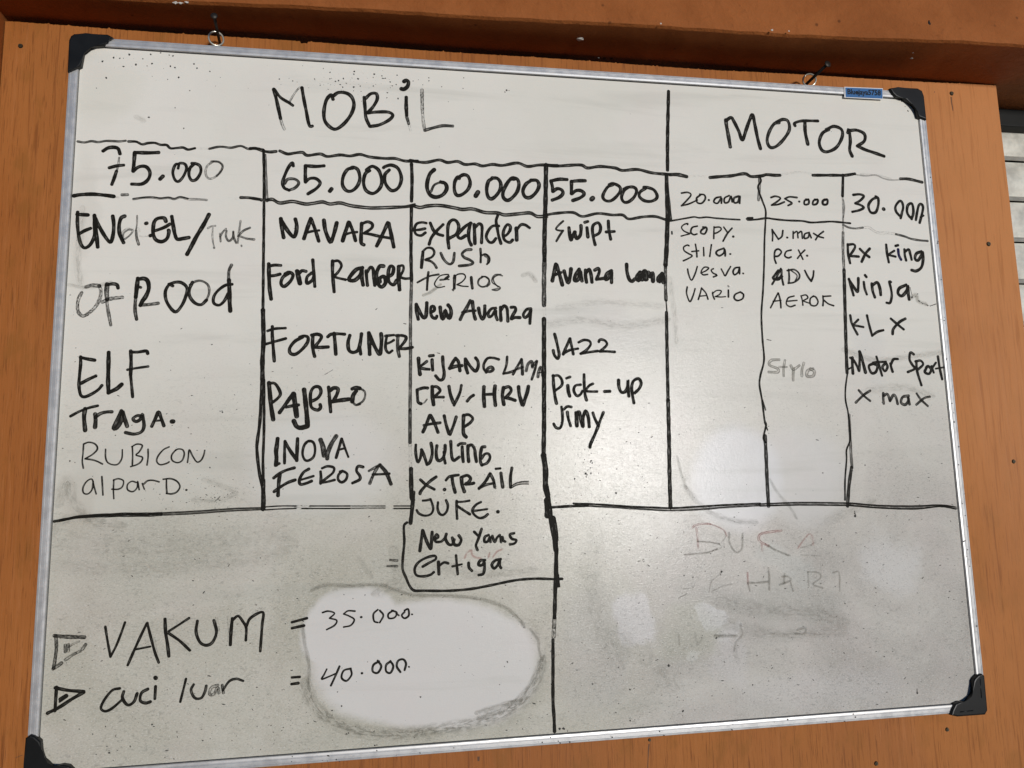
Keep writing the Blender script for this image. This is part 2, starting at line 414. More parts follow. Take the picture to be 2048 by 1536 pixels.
while y < 2.12:
    o = bpy.data.objects.new('slat', sm); C.objects.link(o); o.location = P(1.32, y, .128) - sh.location; o.parent = sh
    j = bpy.data.objects.new('slat_joint', jm); C.objects.link(j); j.parent = o
    y += .0732; k += 1
bm = bmesh.new(); box(bm, 1.31, 2.56, -.010, 2.195, .16, .17); adopt(sh, from_bm('backing_sheet', bm, M_DARK))

# ------------------------------------------------------------------ plywood sheet
def plywood():
    rnd = random.Random(8)
    x0, x1 = -.0958, 1.3640
    top = []; x = x0
    while x < x1:
        y = -.0374 + .0006 * math.sin(x * 17) + rnd.gauss(0, .00022) - .0065 * max(0, x - .9) / .45 * .9
        if .520 < x - .0 < .0: pass
        if rnd.random() < .05: y -= rnd.uniform(.0004, .0018)
        if 0.2771 < x < 0.2878: y += .0028
        top.append((x, y)); x += rnd.uniform(.0008, .0026)
    top.append((x1, -.0436))
    right = [(x1 + rnd.gauss(0, .0004) - .004 * k / 14 * (.5), -.0436 + (1.2 + .0436) * k / 14) for k in range(1, 15)]
    out = top + right + [(x1 - .002, 2.1), (x0 - .002, 2.1), (x0 - .0015, 1.0)]
    n = len(out)
    v = [P(x, y, .036) for x, y in out] + [P(x, y, .048) for x, y in out]
    f = [tuple(range(n))[::-1], tuple(range(n, 2 * n))] + [(i, (i + 1) % n, n + (i + 1) % n, n + i) for i in range(n)]
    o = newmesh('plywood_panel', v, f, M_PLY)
    bm = bmesh.new(); bm.from_mesh(o.data); bmesh.ops.recalc_face_normals(bm, faces=bm.faces); bm.to_mesh(o.data); bm.free()
    return tag(o, 'orange painted plywood sheet hanging behind the whiteboard', 'plywood sheet')
ply = plywood()
def screw(x, y, r):
    bm = bmesh.new()
    bmesh.ops.create_cone(bm, cap_ends=True, segments=18, radius1=r, radius2=r * .72, depth=.0016,
                          matrix=Matrix.Translation(P(x, y, .0352)) @ Matrix.Rotation(math.pi / 2, 4, 'X'))
    for a in (0, math.pi / 2):
        r_ = bmesh.ops.create_cube(bm, size=1)
        for v in r_['verts']:
            q = Matrix.Rotation(a + .4, 3, 'Y') @ Vector((v.co.x * r * .9, v.co.y * .0006, v.co.z * r * .2)); v.co = q + P(x, y, .0342)
    o = from_bm('screw', bm, M_SCREW, ply); return o
screw(-0.0757, -0.0044, 0.0032)
screw(1.2819, -0.0247, 0.0036)
screw(1.3179, 0.2224, 0.0038)
screw(1.1663, 0.9284, 0.0029)
screw(1.0542, 0.9647, 0.0031)
screw(0.7344, 0.9114, 0.0021)
screw(1.3188, 0.5589, 0.0032)
def smear(x, y, pts, wdt, name='rust_streak'):
    v = []; f = []
    for i, (px, py) in enumerate(pts):
        ww = wdt * (1 - i / len(pts) * .7) * (.7 + .6 * random.random())
        v += [P(px - ww, py, .03585), P(px + ww, py, .03585)]
        if i: f.append((2 * i - 2, 2 * i - 1, 2 * i + 1, 2 * i))
    return newmesh(name, v, f, M_STAIN, ply)
smear(0, 0, [(1.2803, -0.0187), (1.2801, -0.0094), (1.2809, -0.001), (1.2811, 0.0049)], 0.00100)
smear(0, 0, [(0.7335, 0.9163), (0.7324, 0.9237), (0.7312, 0.9359), (0.7299, 0.9481)], 0.00087)
smear(0, 0, [(0.5095, 0.9151), (0.5094, 0.9204)], 0.00147)
smear(0, 0, [(-0.0202, 0.8739), (-0.028, 0.8766)], 0.00133)

# ------------------------------------------------------------------ whiteboard
W, H = 1.2, .8952
wb = empty('whiteboard', P(W / 2, H, .008), 'framed white price board hanging on the orange plywood, covered in black handwriting', 'whiteboard')
bm = bmesh.new(); box(bm, .004, W - .004, .004, H - .004, .0032, .014); adopt(wb, from_bm('backing_board', bm, M_BACK))
bm = bmesh.new(); box(bm, .0122, W - .0118, .0126, H - .0122, 0, .003)
adopt(wb, from_bm('writing_surface', bm, M_FACE))

def rail(a, bb, inward):
    """a, bb: outer end points (x, y); inward: unit vector towards the board's middle"""
    prof = [(0, .0150), (0, -.0018), (.0006, -.0028), (.0026, -.0030), (.0030, -.0027), (.0036, -.0027), (.0040, -.0030),
            (.0070, -.0031), (.0074, -.0028), (.0080, -.0028), (.0084, -.0031), (.0108, -.0029), (.0113, -.0020), (.0115, .0026), (.0115, .0150)]
    v = []
    for (x, y) in (a, bb):
        for d, z in prof: v.append(P(x + inward[0] * d, y + inward[1] * d, z))
    n = len(prof); f = [(i, (i + 1) % n, n + (i + 1) % n, n + i) for i in range(n)] + [tuple(range(n)), tuple(range(n, 2 * n))[::-1]]
    bm = bmesh.new(); me = bpy.data.meshes.new('t'); me.from_pydata([tuple(q) for q in v], [], f); bm.from_mesh(me); bpy.data.meshes.remove(me)
    return adopt(wb, from_bm('frame_rail', bm, M_ALU))
rail((.012, 0), (W - .012, 0), (0, 1)); rail((.012, H), (W - .012, H), (0, -1))
rail((0, .012), (0, H - .012), (1, 0)); rail((W, .012), (W, H - .012), (-1, 0))

def cap(outline, extras=()):
    zf, zb = -.0072, .0155
    bm = bmesh.new()
    fv = [bm.verts.new(P(x / 1e4, y / 1e4, zf)) for x, y in outline]; bv = [bm.verts.new(P(x / 1e4, y / 1e4, zb)) for x, y in outline]
    n = len(outline); top = bm.faces.new(fv); bm.faces.new(bv[::-1])
    for i in range(n): bm.faces.new((fv[i], bv[i], bv[(i + 1) % n], fv[(i + 1) % n]))
    bmesh.ops.bevel(bm, geom=list(top.edges), offset=.0022, segments=3, profile=.55, affect='EDGES')
    o = adopt(wb, from_bm('corner_cap', bm, M_CAP))
    for kind, *q in extras:
        bm = bmesh.new()
        if kind == 'disc':
            x, y, r = q
            bmesh.ops.create_cone(bm, cap_ends=True, segments=28, radius1=r / 1e4, radius2=r / 1e4 * .82, depth=.0012,
                                  matrix=Matrix.Translation(P(x / 1e4, y / 1e4, zf - .0004)) @ Matrix.Rotation(math.pi / 2, 4, 'X'))
            nm = 'round_boss'
        else:
            pts = [P(x / 1e4, y / 1e4, zf + .0001) for x, y in q]; tube(bm, pts, .0007, 8); nm = 'rib'
        e = from_bm(nm, bm, M_CAP, o, True)
        e.matrix_parent_inverse = o.matrix_world.inverted() if False else Matrix.Identity(4)
    return o
cap([(4, 511), (-1, 86), (19, 24), (58, -7), (198, -24), (452, -30), (519, 6), (450, 59), (412, 123), (254, 149), (176, 229), (156, 420), (94, 458)])
cap([(11410, -8), (11544, -33), (11878, -38), (11950, -2), (11974, 85), (11975, 461), (11846, 421), (11821, 271), (11776, 217), (11666, 160), (11628, 123), (11504, 122), (11451, 70)])
cap([(11833, 8511), (11892, 8469), (11946, 8459), (11981, 8487), (11973, 8934), (11928, 8988), (11513, 8986), (11419, 8961), (11449, 8893), (11502, 8819), (11573, 8798), (11685, 8805), (11753, 8739), (11796, 8696), (11806, 8548)], [('rib', (11901, 8521), (11894, 8767)), ('rib', (11550, 8925), (11747, 8919))])
cap([(-3, 8439), (46, 8406), (93, 8425), (153, 8482), (170, 8604), (195, 8674), (243, 8715), (292, 8771), (393, 8747), (461, 8763), (532, 8837), (527, 8925), (287, 9042), (2, 9029), (-2, 8717)])

# sticker on the top rail
st = {'white': [(10683, 4), (11314, -13), (11296, 168), (10667, 175)], 'blue': [(10694, 15), (11305, -1), (11290, 154), (10688, 166)]}
def quad_sheet(name, q, z, mat, parent, th=.00025):
    v = [P(x / 1e4, y / 1e4, z) for x, y in q] + [P(x / 1e4, y / 1e4, z + th) for x, y in q]
    f = [(0, 1, 2, 3), (7, 6, 5, 4)] + [(i, i + 4, (i + 1) % 4 + 4, (i + 1) % 4) for i in range(4)]
    bm = bmesh.new(); me = bpy.data.meshes.new('t'); me.from_pydata([tuple(p) for p in v], [], f); bm.from_mesh(me); bpy.data.meshes.remove(me)
    return from_bm(name, bm, mat, parent)
s1 = adopt(wb, quad_sheet('sticker', st['white'], -.0042, M_WHITE, None)); s1['label'] = 'small blue sticker with black lettering on the top rail'
s2 = quad_sheet('blue_print', st['blue'], -.0045, M_BLUE, s1)
fc = bpy.data.curves.new('lettering', 'FONT'); fc.body = 'Bluejaya5758'; fc.size = 1; fc.offset = .03; fc.resolution_u = 3
to = bpy.data.objects.new('lettering', fc); C.objects.link(to)
bpy.context.view_layer.update()
tm = bpy.data.meshes.new_from_object(to.evaluated_get(bpy.context.evaluated_depsgraph_get())); bpy.data.objects.remove(to)
xs = [v.co.x for v in tm.vertices]; ys = [v.co.y for v in tm.vertices]
q = st['blue']; L = lambda a, b_, t: (a[0] + (b_[0] - a[0]) * t, a[1] + (b_[1] - a[1]) * t)
for v in tm.vertices:
    u = .05 + .90 * (v.co.x - min(xs)) / (max(xs) - min(xs)); t = .88 - .74 * (v.co.y - min(ys)) / (max(ys) - min(ys))
    px, py = L(L(q[0], q[1], u), L(q[3], q[2], u), t); v.co = P(px / 1e4, py / 1e4, -.0047)
to = bpy.data.objects.new('lettering', tm); C.objects.link(to); tm.materials.append(M_CAP); to.parent = s1

# ------------------------------------------------------------------ handwriting, each word and ruled line a thin layer of ink on the enamel
def spline(pts):
    """pts: (x, y, corner). Catmull-Rom through runs between corners; returns a list of point lists"""
    runs = [[]]
    for x, y, c in pts:
        runs[-1].append((x, y))
        if c: runs.append([(x, y)])
    out = []
    for r in runs:
        if len(r) < 2: continue
        if len(r) == 2: out.append(r); continue
        q = [(2 * r[0][0] - r[1][0], 2 * r[0][1] - r[1][1])] + r + [(2 * r[-1][0] - r[-2][0], 2 * r[-1][1] - r[-2][1])]
        s_ = []
        for i in range(1, len(q) - 2):
            p0, p1, p2, p3 = q[i - 1:i + 3]
            n = max(2, min(10, int(math.dist(p1, p2) / 12)))
            for k in range(n):
                t = k / n
                s_.append(tuple(.5 * (2 * p1[a] + (-p0[a] + p2[a]) * t + (2 * p0[a] - 5 * p1[a] + 4 * p2[a] - p3[a]) * t * t + (-p0[a] + 3 * p1[a] - 3 * p2[a] + p3[a]) * t ** 3) for a in (0, 1)))
        s_.append(r[-1]); out.append(s_)
    return out

MK = ['k', 'b', 'r', 'g', 'm', 'p']
def write(name, label, strokes):
    V, F, UV, A, S, MI = [], [], [], [], [], []
    z0 = .00012; rnd = random.Random(len(strokes) * 31 + len(name))
    for kind, wd, ink_, stk, pts in strokes:
        for run in spline(pts):
            L_ = 0.0; n = len(run); hw = wd / 2
            tang = []
            for i in range(n):
                a = run[max(0, i - 1)]; c = run[min(n - 1, i + 1)]
                d = math.dist(a, c) or 1e-6; tang.append(((c[0] - a[0]) / d, (c[1] - a[1]) / d))
            secs = []                                         # (centre, normal, half width, arc length)
            ph = rnd.uniform(0, 6)
            t = tang[0]
            for k in range(4):                                # round start
                a = math.pi / 2 * (k / 4); secs.append(((run[0][0] - t[0] * hw * math.cos(a) , run[0][1] - t[1] * hw * math.cos(a)), t, hw * math.sin(a) + .3, 0))
            for i in range(n):
                if i: L_ += math.dist(run[i - 1], run[i])
                h = hw * (1 + .07 * math.sin(L_ / 37 + ph) + rnd.uniform(-.035, .035))
                secs.append((run[i], tang[i], h, L_))
            t = tang[-1]
            for k in range(3, -1, -1):
                a = math.pi / 2 * (k / 4); secs.append(((run[-1][0] + t[0] * hw * math.cos(a), run[-1][1] + t[1] * hw * math.cos(a)), t, hw * math.sin(a) + .3, L_ + hw))
            b0 = len(V)
            for i, (c, t, h, L2) in enumerate(secs):
                z = -(z0 + .00002 * i / len(secs))
                for sgn in (-1, 0, 1):
                    V.append(P((c[0] - t[1] * h * sgn) / 1e4, (c[1] + t[0] * h * sgn) / 1e4, z)); UV.append((L2 / 10 + ph * 9, float(sgn))); A.append(ink_); S.append(stk)
                if i:
                    for q_ in (0, 1):
                        a = b0 + 3 * i + q_; F.append((a - 3, a - 2, a + 1, a)); MI.append(MK.index(kind))
            z0 += .00003
    o = newmesh(name, V, F, None, None, mats=[M_INK[k_] for k_ in MK])
    me = o.data
    uvl = me.uv_layers.new(name='UVMap')
    for lp in me.loops: uvl.data[lp.index].uv = UV[lp.vertex_index]
    for nm, arr in (('ink', A), ('streak', S)):
        at = me.attributes.new(nm, 'FLOAT', 'POINT'); at.data.foreach_set('value', arr)
    me.polygons.foreach_set('material_index', MI)
    if label: o['label'] = label
    return adopt(wb, o)

TEXT = """#handwritten_heading|tall heading word above the left columns
k 48 1.0 0:2493,548 2526,678 2562,838 2585,947c
k 37 0.7 0.6:2585,947 2605,1022 2637,1096
k 41 1.0 0:2501,551 2580,657 2687,724 2737,759
k 26 0.75 0.7:2693,719 2750,604 2811,514 2848,503c
k 45 1.0 0:2851,503 2875,648 2912,834 2939,977 2962,1039 2990,1034
k 49 0.97 0:3253,641 3228,582 3166,664 3137,838 3162,973 3273,1061 3382,995 3484,852 3526,711 3499,600 3427,544 3323,542 3252,598
k 46 0.97 0:3659,590 3670,719 3684,874 3732,992
k 46 0.97 0:3675,606 3747,532 3819,528 3831,605 3779,713 3707,804c
k 46 0.95 0:3707,807 3828,788 3973,780 4037,819 3989,891 3860,968 3740,997
k 55 1.0 0:4188,328 4218,308 4247,333 4234,396 4188,439 4152,436
k 50 1.0 0:4217,555 4216,686 4222,808
k 43 0.9 0.4:4222,835 4240,894 4248,929
k 31 0.5 0.7:4248,929 4261,980 4277,1031
k 47 0.75 0.6:4430,436 4430,550 4432,709
k 43 0.65 0.6:4432,709 4441,866 4463,1013c
k 43 0.85 0:4466,1012 4574,972 4706,934 4839,931
#handwritten_price|
k 44 1.0 0:2758,1594 2747,1552 2705,1605 2661,1706 2629,1824 2649,1898 2710,1928
k 40 0.9 0.2:2710,1928 2786,1892 2831,1824 2784,1776 2693,1780 2655,1839
k 48 1.0 0:3145,1576 3044,1589 2912,1586c 2911,1695 2916,1808
k 44 1.0 0:2916,1808 2969,1759 3046,1756 3101,1812 3055,1889 2949,1968
k 56 1.0 0:3226,1918 3246,1889
k 47 0.97 0:3513,1592 3450,1612 3396,1707 3386,1825 3436,1903 3507,1904 3577,1834 3608,1731 3584,1614 3521,1578 3481,1599
k 47 1.0 0:3734,1616 3679,1661 3656,1780 3688,1888 3774,1930 3854,1873 3893,1770 3861,1619 3789,1557 3742,1565 3694,1609
k 47 1.0 0:3989,1596 3933,1666 3941,1784 4020,1879 4108,1837 4149,1708 4109,1573 4021,1526 3941,1547 3917,1565
#handwritten_price|
k 48 1.0 0:450,1505 503,1464 571,1451 623,1468 647,1532
k 25 0.75 0.5:640,1584 633,1687 620,1765
k 42 0.97 0:617,1765 595,1856 571,1940
k 42 1.0 0:532,1724 617,1695 696,1682
k 48 1.0 0:1103,1494 977,1505 821,1508c 818,1627 814,1756
k 45 1.0 0:814,1754 881,1695 962,1691 1011,1760 997,1851 925,1919 805,1927
k 51 1.0 0:1136,1845 1167,1808
k 37 0.97 0:1346,1693 1350,1641 1310,1649 1284,1748 1311,1844 1358,1868 1414,1794 1446,1688 1421,1631 1367,1624 1344,1641
k 40 0.97 0:1533,1632 1487,1687 1479,1778 1516,1848 1574,1826 1619,1733 1610,1655 1562,1624 1509,1620
k 29 0.7 0.6:1756,1589 1693,1651 1678,1743 1716,1813 1786,1797 1856,1722 1883,1635 1834,1585 1744,1583
k 23 0.85 0.3:1768,1579 1840,1591 1883,1642 1867,1708 1816,1776
#ruled_line|
k 31 0.8 0:147,1396 226,1405 305,1384 385,1392 476,1372 567,1370 636,1370 705,1357
k 34 0.95 0:740,1365 832,1364 903,1395 972,1375 1053,1368 1124,1390 1195,1389 1243,1430 1325,1422 1395,1413 1455,1437 1537,1415
k 20 0.35 0.5:1537,1415 1620,1415 1715,1413
k 32 0.85 0:1715,1413 1810,1384 1882,1378 1978,1386 2098,1356 2195,1391 2292,1377 2377,1390
#ruled_line|
k 49 1.0 0:139,2107 216,2089 351,2077 487,2084 601,2096
k 17 0.5 0.6:601,2099 658,2109
k 39 0.85 0.4:696,2072 759,2067
k 22 0.8 0:830,2118 944,2095 1059,2087 1152,2096 1244,2083 1314,2096 1383,2070 1477,2090
k 31 0.65 0.3:830,2123 944,2100 1059,2093 1152,2102 1244,2090 1314,2102 1383,2077 1478,2096 1595,2095 1701,2100
k 17 0.25 0.6:1972,2057 2044,2067 2116,2062
k 40 0.9 0:2115,2051 2211,2050 2295,2060 2368,2070
#handwritten_entry|
k 43 1.0 0:194,2316 199,2454 221,2616 255,2727 301,2769 360,2724 400,2616 396,2485 389,2347
k 46 1.0 0:190,2344 252,2346 314,2347
k 43 1.0 0:225,2593 285,2551 352,2518
k 49 1.0 0:389,2353 419,2560 446,2752
k 46 1.0 0:400,2385 474,2533 547,2649 594,2686 617,2578 617,2453 601,2352
k 47 1.0 0:740,2347 699,2374 680,2463 688,2564 716,2638 741,2688
k 22 0.8 0.5:740,2669 736,2575 790,2523 842,2533 805,2598 745,2650
k 14 0.6 0.5:727,2625 724,2550 778,2504 847,2514
k 19 0.8 0.5:885,2336 887,2444 879,2520
k 33 0.85 0.4:880,2532 891,2620 918,2707
k 17 0.5 0.7:892,2494 928,2531 901,2569
k 14 0.5 0.5:919,2594 965,2605 1022,2597
k 47 1.0 0:992,2434 1001,2431
k 47 1.0 0:1050,2590 1058,2587
k 47 1.0 0:1227,2400 1202,2356 1127,2365 1089,2411 1080,2488 1083,2564 1115,2639 1185,2664 1247,2622 1267,2539 1262,2514
k 42 1.0 0:1082,2532 1156,2504 1224,2470 1274,2433
k 47 1.0 0:1294,2334 1316,2455 1337,2556 1368,2625 1437,2616 1506,2601
k 53 1.0 0:1736,2293 1676,2430 1599,2579 1534,2728 1493,2817
k 25 0.75 0.6:1730,2473 1770,2446 1817,2438
k 21 0.7 0.6:1789,2465 1786,2567 1798,2656 1814,2726
k 25 0.8 0.5:1879,2539 1888,2641
k 25 0.8 0.5:1880,2577 1914,2512 1948,2472
k 28 0.85 0.5:1955,2498 1951,2575 1988,2632 2034,2585 2038,2508
k 28 0.85 0.5:2038,2521 2046,2585 2077,2654
k 26 0.75 0.5:2123,2363 2109,2493 2095,2654
k 28 0.85 0.4:2099,2564 2162,2491 2239,2450
k 28 0.85 0.5:2128,2569 2200,2593 2296,2603
k 22 0.6 0:1808,2726 1817,2730
k 20 0.7 0:2141,2685 2144,2697
#handwritten_entry|
k 49 0.9 0.7:341,3261 405,3240 489,3245
k 43 0.85 0.9:489,3245 510,3317 497,3422 443,3527 365,3605
k 40 0.85 0.8:365,3605 319,3625 270,3581 254,3504 261,3413 292,3334
k 23 0.5 0.9:292,3334 318,3275 341,3255
k 57 0.95 0.5:577,3224 575,3316 585,3407
k 43 0.95 0.1:577,3230 642,3216 690,3228 704,3267
k 46 0.85 0.8:534,3447 615,3407 757,3384
k 40 0.85 0.7:580,3420 597,3524 620,3628 642,3731
k 52 1.0 0:927,3144 920,3257 913,3375
k 43 0.95 0.4:913,3375 910,3467 914,3559 934,3656
k 52 1.0 0:933,3151 999,3142 1043,3175 1059,3267 1032,3360 993,3426 971,3479
k 32 1.0 0:931,3243 968,3256
k 43 0.9 0.5:971,3477 1061,3471 1175,3452
k 41 0.97 0:1337,3228 1294,3216 1254,3303 1271,3422 1342,3533 1397,3552 1461,3458 1500,3338 1503,3245 1440,3186 1366,3181 1293,3209
k 41 0.95 0:1568,3177 1535,3271 1544,3364 1608,3443 1682,3461 1742,3401
k 30 0.85 0.4:1742,3401 1770,3307 1755,3213 1685,3161 1611,3163 1539,3211
k 38 1.0 0:2041,3194 1960,3209 1875,3278 1827,3359 1830,3439 1893,3465 1953,3410 1994,3316
k 39 0.9 0.3:2028,2944 1999,3020 1998,3141
k 53 1.0 0:2002,3141 2012,3289 2018,3423 2029,3536
#handwritten_entry|
k 39 1.0 0:321,4126 326,4221 321,4348 321,4474 345,4587 392,4612 472,4575 539,4525 577,4474
k 42 1.0 0:321,4134 392,4151 481,4167
k 42 1.0 0:343,4449 417,4404 502,4360
k 50 1.0 0:634,4073 639,4220 644,4411 655,4563c 703,4538 749,4512 799,4462
k 43 1.0 0:884,4052 894,4194 895,4347
k 37 0.95 0:895,4347 912,4475 930,4614
k 40 1.0 0:888,4065 966,4065 1061,4051 1080,4083
k 31 0.95 0:856,4283 950,4264 1092,4242
#handwritten_entry|
k 33 1.0 0:246,4844 341,4788 444,4745 542,4720
k 50 0.95 0:404,4757 397,4858 417,5014
k 50 0.9 0:518,4821 527,4896 525,4978
k 42 0.9 0:520,4859 576,4815 645,4796 704,4794
k 48 0.9 0:810,4785 768,4898 731,4993 772,4987 815,4899 822,4791 849,4874 883,4969
k 40 0.92 0:1038,4850 990,4843 944,4881 981,4913 1027,4888 1048,4825 1063,4888 1073,4977 1045,5040 964,5065 868,5045
k 43 0.95 0:1162,4972 1200,4877 1232,4801 1265,4877 1299,4967
k 26 0.9 0:1183,4908 1254,4903
k 54 1.0 0:1389,4917 1404,4917
#handwritten_entry|
k 19 0.9 0:408,5177 407,5282 404,5381 420,5462
k 21 0.9 0:408,5177 465,5156 535,5178 564,5235 518,5296 434,5351c 510,5364 569,5384 628,5416
k 19 0.9 0:655,5242 659,5336 685,5398 745,5427 803,5419 841,5351 842,5251
k 20 0.9 0:952,5215 960,5316 962,5434
k 20 0.9 0:947,5215 1004,5185 1064,5204 1032,5279 998,5316 1070,5343 1060,5392 1015,5429 945,5453
k 21 0.9 0:1131,5249 1135,5344 1127,5437
k 20 0.9 0:1368,5224 1304,5258 1247,5333 1235,5395 1275,5436 1346,5422 1375,5404
k 20 0.9 0:1447,5260 1402,5323 1410,5386 1471,5415 1524,5388 1545,5312 1525,5261 1471,5251 1436,5273
k 20 0.9 0:1585,5414 1592,5351 1601,5263 1642,5339 1693,5410 1740,5391 1769,5329 1779,5272
#handwritten_entry|
k 19 0.9 0:576,5766 548,5680 521,5593 465,5617 428,5689 437,5751 484,5764 527,5716 536,5618
k 21 0.9 0:629,5565 640,5670 651,5780
k 19 0.9 0:763,5604 764,5722 773,5826
k 19 0.9 0:759,5610 811,5593 870,5619 862,5687 817,5717 747,5715
k 19 0.9 0:1012,5641 964,5627 919,5663 922,5725 981,5749 1026,5703 1029,5629 1043,5691 1051,5728
k 19 0.9 0:1083,5655 1096,5692 1109,5723
k 21 0.9 0:1101,5661 1140,5625 1199,5620 1271,5640
k 21 0.9 0:1353,5610 1356,5698 1365,5779
k 21 0.9 0:1317,5610 1400,5605 1473,5638 1509,5701 1477,5763 1419,5786 1359,5779
k 25 0.9 0:1582,5743 1586,5743
#ruled_line|
k 33 1.0 0:135,6073 248,6056 371,6029 542,6016 726,6012 911,6008 1121,6014 1309,6013
k 33 0.95 0.1:203,6061 372,6035 542,6026 727,6027 912,6027 1122,6032 1310,6029
k 20 0.9 0:1309,6009 1474,6005 1712,5999 1952,5987 2194,5978 2497,5979
k 20 0.85 0:1310,6031 1475,6030 1713,6024 1952,6012 2194,6003 2497,5999
k 8 0.5 0:1309,6019 1475,6017 1712,6011 1952,5999 2194,5991 2497,5989
#handwritten_entry|
k 52 1.0 0:2615,2315 2633,2454 2654,2564
k 52 1.0 0:2618,2329 2698,2466 2777,2553 2808,2490 2813,2392 2796,2316
k 53 1.0 0:2988,2302 2944,2444 2907,2570
k 47 1.0 0:2994,2309 3048,2454 3092,2599
k 34 1.0 0:2932,2493 3009,2470 3094,2456
k 53 1.0 0:3154,2318 3173,2450 3220,2575 3247,2602 3285,2489 3317,2347
k 53 1.0 0:3469,2335 3430,2456 3394,2586
k 47 1.0 0:3476,2335 3523,2453 3557,2579
k 35 1.0 0:3417,2506 3496,2475 3576,2463
k 50 1.0 0:3635,2344 3629,2478 3630,2605 3663,2632
k 41 1.0 0:3635,2351 3709,2320 3769,2346 3763,2403 3669,2477c 3750,2488 3870,2513 4018,2534
k 51 1.0 0:3971,2325 3910,2469 3857,2584 3830,2641
k 51 1.0 0:3984,2332 4018,2494 4048,2649
#handwritten_entry|
k 51 1.0 0:2478,2920 2484,3063 2494,3226 2516,3374
k 40 1.0 0:2482,2947 2552,2932 2626,2934
k 45 1.0 0:2491,3076 2555,3068 2618,3049
k 46 1.0 0:2733,3030 2657,3086 2633,3169 2672,3209 2748,3139 2779,3056 2733,3023 2682,3045
k 61 1.0 0:2829,3007 2850,3096 2866,3164
k 43 1.0 0:2849,3041 2887,2999 2939,3005
k 43 1.0 0:3010,3024 2953,3080 2954,3162 3018,3120 3037,3064
k 43 1.0 0:3021,2851 3036,3023 3051,3201
#handwritten_entry|
k 46 1.0 0:3269,2859 3270,3018 3292,3265
k 37 1.0 0:3269,2866 3341,2857 3381,2918 3342,3002 3284,3066c 3343,3085 3435,3104
k 53 1.0 0:3645,2940 3566,2969 3487,3068 3481,3110 3553,3108 3619,3037 3638,2954 3639,3065 3656,3168
k 44 1.0 0:3695,2980 3701,3077 3712,3174
k 44 1.0 0:3701,3008 3751,2930 3784,2964 3791,3075 3805,3172
k 53 1.0 0:3917,2912 3864,2920 3824,3033 3851,3157 3898,3191 3944,3128 3924,3052 3871,3074 3871,3122
k 47 1.0 0:3978,3057 4031,3014 4045,2930 4004,2910 3978,2988 3984,3113 4044,3160 4085,3097
k 54 1.0 0:4112,2914 4109,3054 4122,3222
k 35 1.0 0:4118,2907 4166,2899 4172,2955 4125,3054c 4192,3074 4259,3068
#handwritten_entry|
k 43 1.0 0:2538,3731 2540,3845 2554,3996 2570,4168
k 36 1.0 0:2483,3786 2564,3758 2698,3748
k 36 1.0 0:2466,3954 2557,3926 2705,3881
k 44 1.0 0:2907,3863 2814,3918 2754,4006 2765,4070 2827,4081 2909,4015 2970,3928 2974,3863 2927,3847 2875,3864
k 46 1.0 0:3036,3835 3032,3949 3044,4047 3060,4107
k 44 1.0 0:3020,3835 3093,3823 3141,3850 3120,3905 3054,3993c 3137,3992 3226,3986
k 42 1.0 0:3219,3855 3261,3822 3345,3815 3429,3820
k 47 1.0 0:3297,3810 3309,3925 3321,4078
k 47 1.0 0:3493,3836 3472,3924 3483,4023 3536,4055 3599,4022 3625,3923 3639,3813
k 40 1.0 0:3620,3989 3631,4077
k 52 1.0 0:3731,3801 3737,3922 3743,4076
k 50 1.0 0:3737,3812 3790,3944 3865,4075 3886,3987 3892,3877 3886,3810
k 37 1.0 0:3961,3832 3945,3920 3945,4009 3983,4058 4026,4030
k 35 1.0 0:3940,3838 3994,3831 4047,3825
k 35 1.0 0:3945,3943 4004,3920 4047,3892
k 45 0.95 0.3:4101,3830 4096,3919 4101,4019 4117,4102
k 40 1.0 0:4080,3831 4155,3830 4204,3852 4187,3907 4112,4002c 4198,4002 4284,3984
#handwritten_entry|
k 55 1.0 0:2512,4446 2525,4573 2543,4732 2572,4901
k 41 1.0 0:2517,4451 2578,4451 2625,4510 2652,4584 2622,4637 2567,4685
k 48 1.0 0:2646,4817 2725,4701 2805,4580
k 65 1.0 0:2810,4585 2832,4723 2852,4861
k 41 1.0 0:2726,4749 2797,4734 2873,4723
k 60 1.0 0:2937,4532 2954,4660 2972,4820 2986,4978
k 60 1.0 0:2820,4924 2852,4988 2903,5009 2985,4989
k 43 1.0 0:3021,4682 3103,4639 3144,4565 3122,4500 3060,4500 3020,4564 3016,4671 3033,4756 3105,4789 3141,4757 3135,4720
k 44 1.0 0:3236,4500 3248,4629 3265,4811
k 49 1.0 0:3257,4543 3299,4511 3351,4522 3341,4587 3300,4672
k 53 1.0 0:3285,4683 3383,4667 3487,4654
k 49 1.0 0:3528,4522 3570,4506 3623,4517
k 27 0.9 0.4:3623,4517 3681,4555 3687,4620 3655,4685 3582,4727
k 54 1.0 0:3576,4550 3539,4609 3529,4684
k 32 0.9 0.4:3529,4684 3572,4727 3624,4717
#handwritten_entry|
k 54 1.0 0:2629,5143 2622,5220 2614,5297 2620,5374 2617,5460
k 37 1.0 0:2608,5469 2654,5446
k 37 1.0 0:2718,5173 2715,5269 2717,5442
k 44 1.0 0:2719,5183 2781,5290 2862,5406
k 46 1.0 0:2868,5146 2865,5272 2862,5411
k 33 1.0 0:3033,5177 2976,5186 2940,5253 2931,5340 2961,5408 3007,5414 3063,5371 3081,5285 3061,5197 3004,5172 2967,5206
k 62 0.95 0.3:3146,5164 3175,5247 3190,5354
k 55 0.95 0.3:3335,5118 3279,5210 3237,5316 3229,5393
k 38 1.0 0:3402,5153 3374,5250 3337,5385
k 29 1.0 0:3407,5153 3441,5261 3485,5378
k 29 1.0 0:3365,5289 3441,5270
#handwritten_entry|
